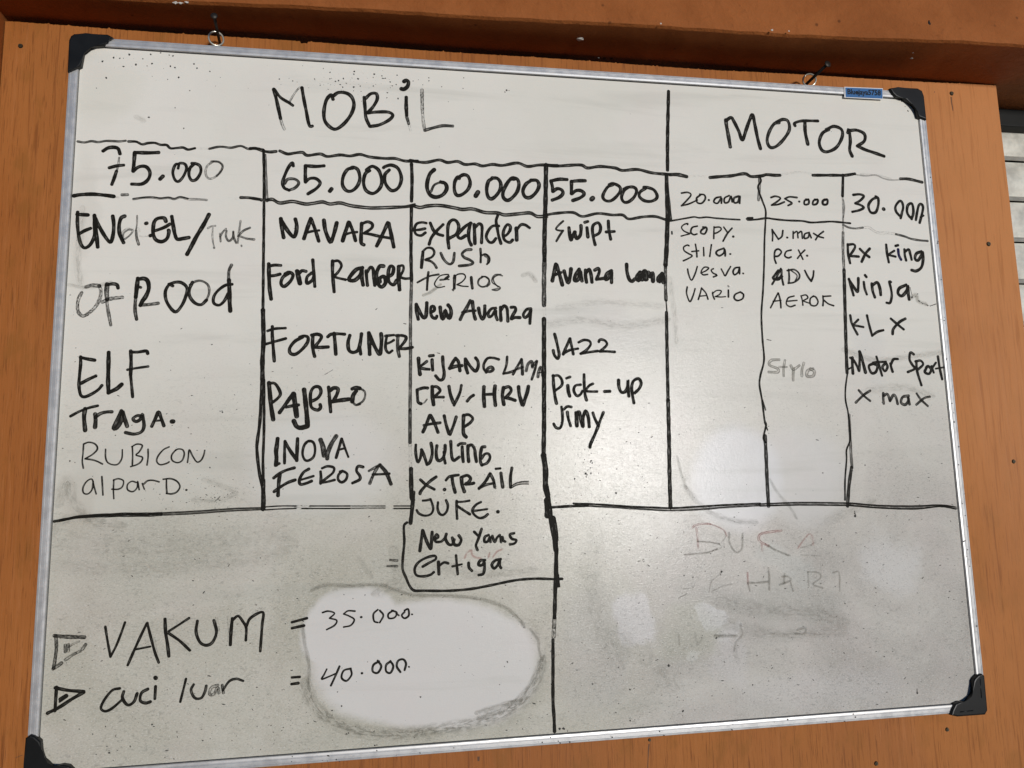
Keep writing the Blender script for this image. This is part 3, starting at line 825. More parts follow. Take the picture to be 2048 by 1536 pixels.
k 39 1.0 0:2592,5621 2665,5565 2739,5529 2836,5502
k 45 1.0 0:2665,5575 2653,5679 2647,5835
k 39 1.0 0:2600,5787 2668,5736 2760,5681 2848,5650
k 39 1.0 0:3009,5519 2944,5561 2899,5646 2909,5704 2974,5696 3044,5668
k 30 1.0 0:2913,5651 2992,5629 3066,5607
k 37 1.0 0:3150,5556 3156,5623 3152,5699
k 33 1.0 0:3169,5513 3234,5490 3310,5510 3301,5568 3236,5625 3152,5690c 3227,5682 3321,5660
k 35 1.0 0:3415,5551 3368,5598 3364,5656 3406,5691 3458,5658 3472,5591 3424,5556 3386,5560
k 38 1.0 0:3667,5507 3605,5497 3586,5554 3625,5613 3625,5661 3539,5703
k 40 0.95 0.4:3845,5511 3797,5597 3749,5712
k 33 0.9 0.4:3739,5557 3816,5515 3874,5487
k 49 0.97 0.2:3874,5487 3951,5581 4009,5723
k 33 1.0 0:3787,5602 3884,5601 3990,5596
#handwritten_price|
k 55 1.0 0:4585,1562 4526,1626 4491,1741 4491,1843 4534,1923 4611,1946 4699,1906 4749,1822 4730,1751 4672,1733
k 34 0.92 0.2:4672,1733 4584,1778 4539,1872
k 49 1.0 0:4918,1671 4899,1651 4858,1725 4852,1839 4885,1909 4954,1896 5034,1821 5065,1727 5037,1635 4978,1617 4918,1650
k 63 1.0 0:5137,1909 5170,1854
k 51 1.0 0:5355,1662 5314,1695 5288,1800 5301,1903 5345,1942 5410,1898 5472,1803 5479,1709 5435,1648 5365,1646
k 52 1.0 0:5667,1648 5606,1662 5533,1779 5506,1884 5539,1945 5600,1943 5692,1846 5730,1740 5717,1657 5657,1633 5616,1651
k 52 1.0 0:5899,1659 5827,1715 5784,1811 5812,1893 5883,1900 5966,1824 6010,1728 5981,1656 5900,1654
#handwritten_entry|
k 38 1.0 0:4473,2311 4415,2303 4348,2325 4318,2396 4337,2466 4404,2484 4462,2442
k 38 1.0 0:4299,2417 4386,2404 4458,2387
k 45 1.0 0:4526,2309 4569,2408 4626,2457 4689,2475
k 43 1.0 0:4695,2324 4607,2417 4539,2510 4509,2601
k 46 1.0 0:4769,2644 4756,2503 4763,2331 4813,2259 4871,2267 4904,2347 4869,2449 4771,2513
k 46 1.0 0:5067,2291 4997,2334 4908,2428 4888,2479 4927,2508 4996,2466
k 48 1.0 0:5062,2291 5035,2414 5039,2525 5067,2595
k 48 1.0 0:5111,2310 5114,2442 5116,2573
k 42 1.0 0:5125,2350 5175,2297 5214,2327 5212,2439 5205,2561
k 41 1.0 0:5442,2319 5362,2322 5302,2385 5270,2477 5309,2547 5358,2546 5399,2494
k 42 1.0 0:5430,2176 5408,2248 5421,2350 5439,2462 5467,2563
k 42 1.0 0:5590,2386 5601,2324 5562,2294 5521,2347 5499,2430 5517,2511 5586,2544 5627,2507
k 39 1.0 0:5503,2470 5559,2428 5600,2365
k 54 1.0 0:5681,2342 5683,2434 5682,2506
k 40 1.0 0:5690,2362 5742,2294 5802,2292 5862,2331
#handwritten_entry|
k 45 1.0 0:4427,2714 4417,2804 4406,2918
k 34 1.0 0:4422,2704 4480,2652 4547,2656 4576,2710 4546,2770 4469,2807c
k 36 0.97 0.2:4460,2813 4527,2831 4574,2869 4603,2918
k 38 0.97 0.3:4662,2717 4691,2787 4738,2845 4786,2864 4825,2823 4841,2713
k 39 0.97 0.3:5066,2656 4993,2668 4943,2720 4972,2769 5040,2798 5088,2837 5038,2868 4902,2886
k 32 1.0 0:5189,2643 5192,2733 5188,2829
k 28 1.0 0:5197,2738 5256,2716 5305,2761 5303,2821 5273,2852
k 23 0.9 0.3:5246,2742 5285,2771 5284,2832
#handwritten_entry|
k 27 0.95 0:4353,3122 4439,3071 4525,3029 4631,3007
k 33 1.0 0:4497,2980 4485,3080 4476,3218
k 18 0.95 0:4765,3074 4707,3065 4765,3014 4736,3005 4650,3026 4591,3097 4577,3147 4619,3185 4706,3169
k 25 0.95 0:4649,3081 4726,3069 4765,3034
k 41 1.0 0:4842,3022 4836,3112 4833,3191
k 20 1.0 0:4823,3052 4881,3001 4959,2995 4983,3039 4938,3100 4870,3141c 4937,3159 5015,3163
k 38 1.0 0:5060,3037 5064,3107 5073,3186
k 25 0.95 0.2:5212,3029 5162,3065 5151,3125 5199,3164 5268,3143 5299,3072 5260,3028 5202,3024
k 16 0.85 0.3:5241,3023 5289,3062 5308,3122 5268,3163
k 18 0.85 0:5477,3008 5418,2999 5358,3041 5367,3101 5415,3160
k 16 0.85 0:5458,2988 5379,2995 5338,3051 5347,3111 5444,3169 5404,3210 5345,3206
k 22 0.9 0:4811,3211 4821,3221
k 18 0.8 0:5336,3201 5385,3190 5444,3179
#handwritten_entry|
k 49 1.0 0:4337,3416 4341,3513 4360,3610
k 51 1.0 0:4337,3426 4379,3513 4426,3590 4459,3570 4469,3482 4473,3394
k 42 1.0 0:4521,3521 4569,3491 4565,3442 4531,3442 4521,3511 4540,3579 4587,3598 4602,3568
k 53 1.0 0:4646,3450 4654,3529 4678,3602 4702,3538 4712,3489 4731,3547 4764,3591 4788,3527 4779,3458 4751,3419
k 47 0.97 0.2:5041,3355 4991,3455 4942,3534 4907,3608
k 47 1.0 0:5070,3365 5078,3454 5087,3532 5105,3601
k 38 1.0 0:4937,3515 5019,3494 5107,3488
k 47 1.0 0:5151,3453 5164,3531 5197,3600 5227,3550 5234,3422
k 41 1.0 0:5380,3449 5321,3460 5276,3520 5290,3569 5329,3549 5374,3479 5378,3548 5396,3607
k 45 1.0 0:5443,3438 5442,3518 5445,3616
k 43 1.0 0:5447,3478 5488,3418 5527,3447 5535,3526 5537,3625
k 45 1.0 0:5586,3436 5635,3435 5644,3475 5603,3545 5582,3595 5632,3574 5701,3574
k 41 1.0 0:5852,3452 5792,3463 5746,3533 5770,3573 5820,3532 5852,3462 5839,3562 5832,3651
#handwritten_entry|
k 50 1.0 0:4361,4127 4366,4232 4379,4337
k 37 1.0 0:4469,4165 4422,4203 4380,4232
k 41 1.0 0:4379,4251 4440,4265 4497,4270
k 44 1.0 0:4535,4145 4537,4212 4542,4279
k 44 1.0 0:4503,4095 4550,4089
k 44 1.0 0:4672,4106 4676,4212 4689,4317 4674,4394 4627,4408 4580,4356
k 44 1.0 0:4838,4125 4800,4183 4761,4260
k 46 1.0 0:4838,4125 4876,4173 4893,4288
k 48 1.0 0:4761,4255 4837,4231 4918,4221
k 46 1.0 0:4967,4134 4970,4230 4993,4317
k 44 1.0 0:4972,4143 5037,4240 5098,4293 5133,4230 5129,4162 5101,4119
k 36 1.0 0:5405,4137 5337,4118 5260,4123 5211,4191 5205,4259 5237,4307
k 42 0.97 0.2:5237,4307 5257,4259 5306,4239 5330,4268 5295,4297 5238,4297
k 34 0.95 0:5517,4102 5505,4209 5464,4326c
k 36 0.95 0:5464,4326 5537,4311 5596,4292
k 34 0.93 0:5590,4336 5645,4238 5707,4136
k 40 0.93 0:5707,4136 5714,4228 5716,4335
k 31 0.9 0:5596,4287 5665,4258 5724,4238
k 41 0.88 0.2:5766,4287 5793,4199 5843,4164 5851,4238
k 36 0.9 0:5851,4228 5882,4189 5912,4159
k 34 0.95 0:5912,4169 5879,4286 5837,4403
k 38 0.88 0.2:5921,4369 5933,4296 5959,4237 5982,4296 5985,4355
k 18 0.85 0:5927,4316 5977,4306
#handwritten_entry|
k 41 1.0 0:4476,4513 4420,4512 4341,4536c 4345,4621 4354,4696 4391,4716
k 19 0.85 0.6:4391,4716 4428,4706 4466,4659
k 52 1.0 0:4534,4498 4536,4612 4549,4726
k 39 1.0 0:4532,4498 4598,4499 4635,4546 4597,4593 4550,4631c 4606,4631 4677,4632
k 46 1.0 0:4749,4494 4766,4594 4803,4708
k 39 1.0 0:4910,4480 4885,4585 4812,4737
k 42 1.0 0:4983,4685 5022,4638 5065,4609
k 51 1.0 0:5203,4500 5198,4615 5205,4753
k 51 1.0 0:5349,4490 5338,4596 5349,4740
k 40 1.0 0:5213,4600 5318,4596
k 49 1.0 0:5460,4510 5443,4615 5460,4731
k 44 1.0 0:5465,4514 5533,4500 5561,4548 5521,4606 5481,4644c 5539,4654 5611,4679
k 49 1.0 0:5659,4500 5666,4597 5693,4703 5711,4742 5742,4655 5774,4568 5790,4496
#handwritten_entry|
k 45 1.0 0:4501,4867 4473,4932 4445,5007 4412,5077
k 45 1.0 0:4511,4867 4557,4961 4602,5083
k 39 1.0 0:4426,4993 4519,4975 4631,4962
k 43 1.0 0:4684,4873 4706,4981 4742,5104
k 41 1.0 0:4838,4888 4804,4992 4756,5113
k 48 1.0 0:4933,4870 4926,5002 4930,5106 4962,5148
k 39 1.0 0:4933,4870 4999,4861 5051,4909 5017,4965 4940,5017
#handwritten_entry|
k 38 1.0 0:4321,5242 4318,5320 4331,5422 4349,5459 4377,5405 4396,5303
k 42 1.0 0:4392,5303 4424,5378 4460,5489c 4497,5462 4525,5370 4526,5296 4513,5221
k 43 1.0 0:4587,5255 4577,5334 4585,5417 4617,5446 4664,5409 4688,5326 4692,5252
k 36 1.0 0:4674,5335 4678,5409 4691,5479
k 41 1.0 0:4764,5201 4768,5299 4776,5402 4803,5444 4869,5403
k 37 1.0 0:4857,5254 4890,5231 4947,5232
k 43 1.0 0:4909,5273 4912,5376 4920,5460
k 45 1.0 0:4984,5260 4982,5358 4990,5461
k 43 1.0 0:4984,5265 5031,5252 5068,5304 5076,5379 5089,5463
k 43 0.97 0:5201,5277 5163,5286 5142,5380 5141,5464 5159,5511
k 37 0.95 0:5159,5511 5226,5484 5265,5419 5247,5367 5199,5371 5156,5427
#handwritten_entry|
k 38 1.0 0:4376,5680 4449,5746 4549,5803
k 40 1.0 0:4574,5648 4486,5710 4384,5818 4370,5854
k 44 1.0 0:4676,5811 4681,5808
k 36 1.0 0:4698,5692 4736,5651 4792,5638 4857,5630
k 45 1.0 0:4773,5643 4786,5744 4812,5846
k 49 0.97 0:4894,5664 4902,5756 4929,5840
k 41 1.0 0:4903,5655 4969,5637 5011,5675 4987,5721 4939,5748 5014,5745 5052,5736
k 39 0.97 0:5261,5620 5203,5716 5116,5807
k 41 0.95 0:5266,5625 5306,5709 5319,5793
k 37 0.93 0:5116,5802 5202,5763 5315,5742
k 33 1.0 0:5338,5561 5395,5557
k 45 0.97 0.2:5403,5618 5411,5702 5423,5795
k 41 1.0 0:5547,5555 5526,5667 5523,5798c
k 15 0.95 0:5527,5812 5599,5776 5676,5762 5757,5764
k 15 0.95 0:5542,5779 5600,5748 5677,5731 5758,5728
k 11 0.7 0.5:5528,5793 5600,5762 5676,5745 5758,5745
#handwritten_entry|
k 31 1.0 0:4406,5941 4456,5938 4502,5926c 4525,5994 4533,6058 4501,6112 4428,6128 4355,6099 4328,6057
k 34 1.0 0:4594,5969 4589,6042 4611,6106 4657,6125 4703,6081 4718,6009 4696,5944
k 36 1.0 0:4830,5957 4828,6057 4833,6176
k 30 1.0 0:4825,5966 4899,5968 4992,5956
k 36 1.0 0:4838,6021 4907,6068 4995,6126
k 34 1.0 0:5137,5978 5076,6009 5028,6072 5046,6127 5110,6175 5176,6167 5223,6132
k 30 1.0 0:5037,6086 5121,6079 5215,6068
k 45 1.0 0:5351,6105 5357,6104
#ruled_line|
k 34 1.0 0:4206,6206 4171,6239 4168,6324 4173,6426 4164,6539 4153,6651 4152,6775 4192,6877 4237,6979 4293,7035 4407,7042 4602,7053 4786,7056 5018,7044 5252,7011 5489,6973 5655,6957 5847,6956 6063,6970 6165,6971
#handwritten_entry|
k 42 1.0 0:4400,6309 4382,6433 4364,6557
k 42 1.0 0:4406,6315 4446,6435 4497,6539 4509,6449 4518,6335
k 34 1.0 0:4544,6427 4596,6395 4573,6360 4550,6405 4561,6451 4630,6453 4677,6409
k 40 1.0 0:4695,6364 4683,6420 4723,6490 4769,6492 4793,6436
k 40 1.0 0:4770,6412 4793,6493 4851,6500 4881,6438 4852,6386
#handwritten_entry|
k 35 1.0 0:5046,6346 5099,6400
k 37 1.0 0:5141,6314 5098,6434 5067,6513 5084,6571
k 35 1.0 0:5229,6392 5181,6414 5174,6471 5215,6472 5246,6416 5251,6479
k 35 1.0 0:5276,6405 5304,6481 5334,6430 5371,6397
k 35 1.0 0:5382,6420 5387,6484
k 32 1.0 0:5406,6421 5417,6468 5440,6480
k 35 1.0 0:5556,6380 5502,6395 5525,6448 5584,6467 5559,6507 5499,6517
#handwritten_entry|
k 34 1.0 0:4398,6751 4478,6708 4559,6666 4548,6626 4456,6640 4352,6692 4300,6769 4317,6848 4397,6869 4489,6855 4535,6823
k 42 1.0 0:4593,6702 4598,6848
k 34 1.0 0:4604,6747 4663,6710 4715,6723
k 34 1.0 0:4814,6630 4822,6744 4832,6858
k 29 1.0 0:4766,6762 4883,6741
k 37 1.0 0:4970,6727 4975,6784 5010,6825
k 37 1.0 0:5176,6700 5117,6704 5093,6754 5139,6762 5169,6723 5168,6814 5149,6870 5096,6880
k 37 1.0 0:5376,6696 5305,6711 5263,6761 5292,6808 5340,6764 5364,6707 5363,6776 5380,6805
k 13 0.6 0.5:5508,6736 5512,6742
#handwritten_mark|
k 31 0.85 0.6:4000,6657 4085,6666
k 31 0.85 0.6:3966,6728 4084,6733
#faded_writing|faint pink traces of wiped writing
p 41 0.44 0.4:4925,6657 4955,6601 5008,6569 5013,6626 5059,6662 5117,6675
#faded_writing|faint pink traces of wiped writing
p 41 0.44 0.4:5224,6656 5236,6623
p 35 0.44 0.4:5283,6659 5331,6603 5391,6576
#handwritten_price|
k 51 1.0 0:6403,1622 6294,1623 6178,1652c 6195,1730 6199,1795
k 51 1.0 0:6199,1801 6264,1760 6327,1777 6339,1828 6286,1883 6189,1926
k 51 1.0 0:6661,1628 6564,1633 6467,1646c 6464,1732 6460,1823
k 51 1.0 0:6467,1823 6533,1775 6604,1778 6641,1823 6581,1878 6476,1921
k 66 1.0 0:6742,1894 6762,1874
k 45 1.0 0:7057,1667 6976,1710 6906,1832 6930,1897 7007,1907 7088,1851 7158,1756 7147,1690 7057,1651 7004,1669
k 46 1.0 0:7279,1697 7210,1753 7173,1848 7203,1913 7269,1910 7351,1841 7395,1746 7358,1694 7266,1698 7212,1727
k 46 1.0 0:7530,1700 7448,1757 7431,1824 7495,1881 7587,1891 7669,1855 7691,1800 7649,1722 7570,1692 7504,1688
#handwritten_entry|
k 29 0.95 0:6332,2219 6260,2286 6227,2339 6283,2356 6328,2355c
k 32 0.92 0:6321,2361 6275,2427 6228,2506
k 50 1.0 0:6409,2313 6415,2397 6431,2487 6466,2408 6493,2369
k 50 1.0 0:6486,2369 6509,2458 6561,2418 6577,2340 6579,2275
k 42 1.0 0:6632,2228 6678,2213
k 50 1.0 0:6662,2305 6670,2434
k 45 1.0 0:6768,2541 6747,2438 6738,2322 6760,2256 6826,2228 6855,2292 6833,2371 6767,2412
k 45 1.0 0:6969,2197 6971,2314 6991,2457
k 42 1.0 0:6930,2355 7048,2344
#handwritten_entry|
k 55 1.0 0:6211,2831 6183,2940 6154,3061
k 55 1.0 0:6218,2838 6257,2976 6290,3115
k 44 1.0 0:6175,2984 6277,2944
k 55 1.0 0:6322,2924 6344,3012 6373,3081 6401,2998 6418,2890
k 53 1.0 0:6532,2894 6478,2971 6463,3048 6514,3034 6543,2919 6553,2995 6564,3052
k 50 1.0 0:6620,2904 6617,2994 6627,3070
k 50 1.0 0:6625,2942 6672,2890 6694,2966 6703,3068
k 47 1.0 0:6748,2901 6800,2875 6811,2925 6769,3029c 6820,3021 6897,3007
k 47 1.0 0:6985,2902 6913,2949 6890,3026 6936,3012 6984,2921 6981,3011 6978,3069
#handwritten_entry|
k 53 1.0 0:7203,2807 7204,2916 7232,3019 7270,3044 7310,3011
k 65 1.0 0:7392,2919 7344,2978 7361,3029 7403,2963 7414,3015
k 90 1.0 0:7458,2911 7467,3001
k 60 1.0 0:7510,2916 7527,2974 7569,2921 7569,3037
k 66 1.0 0:7706,2931 7650,2997 7661,3035 7711,2957 7720,3047
#handwritten_entry|
k 43 1.0 0:6163,3792 6185,3885 6206,3995 6216,4069 6196,4124 6154,4082 6137,4014
k 43 1.0 0:6372,3852 6319,3958 6272,4063
k 40 1.0 0:6372,3858 6393,3969 6409,4062
k 37 1.0 0:6279,4050 6367,4007 6474,3987
k 37 1.0 0:6489,3901 6560,3869 6634,3881 6651,3930 6592,4005 6509,4055c 6616,4036 6749,4017
k 37 1.0 0:6766,3892 6787,3861 6849,3873 6879,3923 6832,3979 6774,4023c 6869,4022 6982,4028
#handwritten_entry|
k 45 1.0 0:6127,4351 6129,4484 6143,4630 6159,4720
k 39 1.0 0:6121,4357 6195,4351 6242,4412 6234,4485 6139,4557
k 37 1.0 0:6305,4387 6355,4369
k 48 1.0 0:6320,4485 6324,4558 6340,4624
k 39 1.0 0:6494,4473 6425,4485 6398,4546 6433,4619 6483,4607 6516,4558
k 42 1.0 0:6546,4338 6543,4485 6551,4607 6567,4680
k 37 1.0 0:6663,4461 6612,4485 6560,4546
k 37 1.0 0:6559,4558 6634,4565 6715,4565
k 46 1.0 0:6821,4565 6890,4562
k 46 1.0 0:7019,4412 7019,4498 7047,4572 7098,4572 7139,4511 7149,4412 7144,4523 7152,4627
k 43 1.0 0:7218,4720 7203,4621 7196,4511 7225,4424 7297,4393 7332,4449 7303,4523 7237,4585
#handwritten_entry|
k 39 1.0 0:6225,4769 6234,4859 6230,4968 6197,5045 6143,5039 6114,4990
k 36 1.0 0:6257,4799 6305,4763 6360,4770
k 42 1.0 0:6302,4836 6312,4920 6339,5017
k 53 1.0 0:6419,4849 6422,4933 6425,5017
k 48 1.0 0:6424,4861 6462,4837 6477,4934 6505,5030 6509,4922 6549,4825 6583,4910 6591,5031
k 42 1.0 0:6648,4850 6670,4923 6716,5020
k 40 1.0 0:6791,4845 6750,4936 6716,5020
k 45 1.0 0:6716,5020 6661,5140 6601,5259 6591,5301
#handwritten_heading|tall heading word above the right columns
k 58 0.92 0:8789,616 8793,704 8812,858 8829,1021
k 54 1.0 0:8788,626 8870,573 8906,620 8974,771 9023,905 9093,745 9152,605 9207,514 9235,679 9261,873 9293,1026
k 50 0.93 0:9616,608 9535,633 9446,765 9406,904 9448,999 9549,974 9678,850 9768,708 9758,581 9680,556 9577,601
k 46 1.0 0:9864,644 9857,605 9981,562 10234,548
k 55 1.0 0:10025,565 10017,734 10042,920
k 51 0.97 0:10396,674 10289,739 10227,880 10257,997 10346,1022 10495,946 10601,782 10602,662 10483,619 10356,676
k 51 1.0 0:10700,707 10725,655 10729,834 10706,974 10738,1072
k 51 1.0 0:10713,676 10848,659 10967,712 10957,822 10836,908c 10964,961 11085,995 11256,1046
#handwritten_price|
k 26 1.0 0:8052,1750 8146,1736 8192,1772 8121,1859 8041,1937c 8156,1904 8282,1843
k 28 1.0 0:8334,1766 8274,1816 8280,1881 8345,1888 8402,1820 8391,1764 8325,1757
k 30 1.0 0:8451,1837 8456,1837
k 28 1.0 0:8637,1782 8559,1804 8527,1862 8583,1879 8645,1801 8640,1876
k 28 1.0 0:8763,1759 8693,1799 8689,1865 8747,1854 8791,1767 8805,1851
k 31 1.0 0:8907,1762 8837,1793 8833,1860 8891,1848 8926,1761 8915,1866
#handwritten_price|
k 29 1.0 0:9402,1762 9472,1740 9548,1765 9485,1825 9403,1876c 9501,1863 9603,1821
k 29 1.0 0:9806,1746 9688,1741 9616,1772c 9663,1799 9720,1835 9658,1872
k 31 1.0 0:9833,1806 9838,1806
k 31 1.0 0:9982,1767 9921,1789 9916,1847 9977,1835 9986,1777 9942,1769
k 32 1.0 0:10122,1762 10061,1784 10046,1842 10106,1830 10131,1771 10082,1764
k 36 1.0 0:10273,1756 10211,1778 10206,1832 10266,1830 10282,1765 10232,1762
#ruled_line|
k 56 0.9 0:7897,1484 8010,1479 8141,1502
k 22 0.3 0.6:8160,1501 8274,1486 8426,1489
k 49 0.95 0:8492,1501 8656,1479 8811,1462 8968,1427 9046,1423 9121,1458 9278,1442 9358,1419 9476,1423 9565,1419
k 23 0.35 0.5:9565,1415 9696,1384 9837,1359 9956,1359 10094,1386
k 46 1.0 0:10083,1396 10234,1389 10436,1380 10599,1373 10754,1343
k 19 0.6 0.3:10753,1356 10926,1368 11092,1351 11211,1395 11334,1415 11501,1402
k 19 0.4 0.3:10846,1342 11092,1347 11214,1365 11336,1396
k 47 0.9 0:11492,1389 11628,1387 11844,1427
#ruled_line|
k 26 1.0 0:7861,2166 7974,2143 8106,2116 8220,2094 8295,2104 8409,2091 8541,2101 8730,2108 8902,2111
k 31 1.0 0:9097,2076 9020,2084 9018,2107 9154,2099 9310,2074 9426,2084 9621,2096 9856,2097 9993,2115 10173,2102 10334,2090 10613,2106
#handwritten_entry|
k 22 1.0 0:8116,2210 8123,2194 8069,2207 8025,2250 8053,2301 8115,2330 8146,2340 8071,2363 8012,2380
k 27 1.0 0:8258,2227 8183,2250 8158,2318 8198,2354 8246,2342
k 29 1.0 0:8385,2238 8319,2282 8305,2324 8358,2338 8392,2290 8395,2248 8342,2239
k 24 1.0 0:8508,2229 8499,2318 8492,2402
k 24 1.0 0:8507,2239 8588,2231 8613,2262 8562,2306 8507,2328
k 24 1.0 0:8653,2229 8701,2301
k 27 1.0 0:8775,2241 8700,2322 8629,2434
k 32 1.0 0:8783,2364 8790,2363
k 24 1.0 0:7879,2322 7880,2353
#handwritten_entry|
k 24 1.0 0:8120,2517 8094,2507 8040,2540 8047,2591 8108,2631 8159,2661 8093,2704 8024,2736
k 26 1.0 0:8216,2493 8226,2586 8227,2674
k 24 1.0 0:8157,2599 8258,2586
k 24 1.0 0:8333,2537 8330,2656
k 24 1.0 0:8452,2492 8433,2581 8417,2664
k 29 1.0 0:8633,2539 8534,2578 8516,2620 8561,2650 8628,2607 8643,2549 8650,2606 8647,2648
k 27 1.0 0:8721,2620 8728,2619
#handwritten_entry|
k 24 1.0 0:8080,2853 8091,2930 8128,3011 8186,2917 8224,2814
k 22 1.0 0:8271,2905 8346,2872 8391,2830 8328,2821 8277,2884 8301,2930 8370,2923
k 24 1.0 0:8459,2839 8426,2860 8450,2901 8507,2931 8452,2958
k 24 1.0 0:8576,2841 8604,2897 8628,2938 8675,2865 8717,2802
k 27 1.0 0:8850,2809 8785,2821 8749,2873 8768,2920 8824,2882 8849,2819 8844,2902
k 24 1.0 0:8895,2896 8902,2899
#handwritten_entry|
k 24 1.0 0:8060,3109 8045,3186 8061,3267 8090,3317 8136,3235 8173,3132
k 24 1.0 0:8268,3120 8242,3202 8211,3284
k 24 1.0 0:8273,3125 8327,3191 8353,3277
k 19 1.0 0:8225,3238 8335,3226
k 24 1.0 0:8428,3179 8430,3230 8448,3275
k 19 1.0 0:8421,3199 8487,3152 8556,3156 8526,3207 8461,3239c 8545,3243 8614,3237
k 26 1.0 0:8662,3143 8656,3241
k 24 0.6 0:8661,3082 8669,3092
k 26 1.0 0:8825,3171 8759,3203 8740,3255 8785,3290 8862,3263 8882,3201 8836,3166
#handwritten_entry|
k 27 1.0 0:9384,2240 9385,2327 9376,2407
k 27 1.0 0:9387,2248 9470,2382c 9526,2337 9548,2250
k 31 1.0 0:9604,2352 9610,2352
k 24 1.0 0:9705,2259 9697,2361
k 24 1.0 0:9710,2288 9765,2257 9773,2351
k 24 1.0 0:9778,2286 9833,2255 9840,2357
k 26 1.0 0:9954,2266 9884,2290 9871,2356 9933,2339 9953,2280 9978,2345
k 26 1.0 0:10021,2278 10094,2320 10168,2339
k 26 1.0 0:10177,2244 10095,2305 10044,2372
#handwritten_entry|
k 29 1.0 0:9406,2736 9387,2658 9405,2557 9459,2527 9501,2569 9451,2628 9406,2636
k 27 1.0 0:9653,2536 9576,2560 9549,2625 9599,2653 9645,2637
k 25 1.0 0:9766,2533 9823,2668
k 25 1.0 0:9864,2530 9799,2590 9741,2656
k 31 1.0 0:9890,2613 9896,2613
#handwritten_entry|
k 30 1.0 0:9474,2813 9415,2915 9324,3045
k 33 1.0 0:9481,2828 9479,2942 9494,3048
k 30 1.0 0:9351,2973 9488,2927
k 40 1.0 0:9435,2843 9370,2916 9345,2959 9425,2971 9474,2913
k 30 0.95 0.2:9593,2825 9591,2939 9578,3018
k 27 0.95 0:9569,2840 9675,2823 9746,2879 9740,2950 9660,3009 9570,3025
k 20 0.85 0:9629,2838 9713,2908 9676,2995
k 29 1.0 0:9839,2834 9877,2919 9924,2989
k 29 1.0 0:9975,2838 9960,2917 9924,2989
#handwritten_entry|
k 25 1.0 0:9403,3170 9344,3270 9276,3384
k 27 1.0 0:9410,3173 9431,3283 9431,3382
k 22 1.0 0:9320,3292 9439,3276
k 23 0.95 0:9645,3209 9553,3239 9517,3324 9573,3365 9649,3343
k 22 0.95 0:9527,3288 9684,3272
k 23 0.95 0:9755,3221 9766,3277 9768,3341
k 22 0.95 0:9749,3207 9825,3191 9852,3233 9773,3277c 9831,3298 9875,3311
k 24 0.95 0:9944,3203 9888,3247 9888,3332 9962,3345 10005,3288 9973,3217 9928,3211
k 25 1.0 0:10087,3201 10086,3272 10075,3343
k 24 1.0 0:10087,3208 10208,3199
k 24 1.0 0:10090,3258 10161,3314 10241,3341
#handwritten_price|
k 40 1.0 0:10700,1670 10802,1657 10868,1682 10807,1750 10721,1798c 10801,1821 10851,1858 10780,1900 10662,1930
k 43 1.0 0:11085,1693 11000,1729 10929,1823 10954,1925 11035,1923 11087,1817 11097,1712 11059,1681
k 55 1.0 0:11166,1868 11174,1872
k 40 1.0 0:11432,1999 11461,1920 11491,1828 11478,1750 11438,1738 11368,1819 11367,1897 11415,1961
k 43 1.0 0:11611,2006 11648,1913 11652,1809 11629,1764 11570,1799 11546,1891 11567,1955 11605,1993
k 41 1.0 0:11679,2017 11712,1898 11751,1792 11795,1770 11818,1815 11794,1908 11736,2060
k 31 1.0 0:11759,1975 11811,1947
#ruled_line|
k 30 0.8 0.3:10503,2134 10580,2170 10686,2182 10809,2165
k 37 0.4 0.5:10809,2165 10904,2159 10968,2202 11059,2238 11196,2233 11331,2248
k 34 0.85 0.2:11331,2248 11465,2277 11572,2312 11708,2330 11839,2336
#handwritten_entry|
k 42 1.0 0:10543,2426 10537,2565 10555,2704
k 39 1.0 0:10542,2432 10637,2423 10652,2473 10554,2603c 10621,2601 10700,2605
k 42 1.0 0:10731,2490 10799,2558 10868,2607
k 42 1.0 0:10887,2480 10812,2558 10740,2680
#handwritten_entry|
k 42 1.0 0:11157,2414 11158,2549 11172,2676
k 36 1.0 0:11278,2501 11177,2561
k 36 1.0 0:11176,2567 11290,2590
k 40 1.0 0:11306,2427 11348,2415
b 43 1.0 0:11342,2480 11346,2569 11374,2632
k 40 1.0 0:11445,2477 11442,2567 11455,2643
k 40 1.0 0:11447,2515 11513,2475 11533,2551 11545,2628
k 46 1.0 0:11717,2501 11631,2536 11602,2614 11647,2638 11711,2559 11737,2507 11732,2623 11692,2740 11603,2799 11529,2788
#handwritten_entry|
k 44 1.0 0:10516,2944 10539,3056 10565,3180
k 44 1.0 0:10515,2950 10579,3055 10632,3129 10653,3041 10664,2928
k 42 1.0 0:10775,2881 10793,2906
k 39 1.0 0:10745,2983 10750,3077 10775,3164
k 45 1.0 0:10870,3005 10873,3112 10898,3205
k 48 1.0 0:10882,3024 10959,2985 10991,3072 10995,3166
k 39 1.0 0:11176,2974 11150,2968 11167,3069 11169,3182 11132,3283 11078,3284
k 48 1.0 0:11416,3013 11302,3066 11274,3142 11331,3179 11414,3102 11442,3025 11437,3139 11442,3227
#handwritten_entry|
k 38 1.0 0:10487,3478 10502,3601 10574,3754
k 35 1.0 0:10607,3538 10521,3613
k 35 1.0 0:10520,3620 10676,3646
k 38 1.0 0:10749,3475 10767,3598 10801,3771c 10889,3714 10984,3689
k 39 1.0 0:11122,3519 11208,3593 11308,3673
k 42 1.0 0:11351,3516 11251,3568 11147,3668 11126,3743
#handwritten_entry|
k 46 1.0 0:10464,4091 10454,4201 10452,4316
k 38 0.97 0:10431,4092 10480,4128 10525,4213 10551,4285 10570,4152 10583,4005
k 49 1.0 0:10583,4005 10612,4115 10647,4303
k 41 1.0 0:10778,4175 10708,4212 10739,4309 10806,4297 10840,4212 10778,4175
k 38 1.0 0:10840,4077 10868,4200 10900,4346
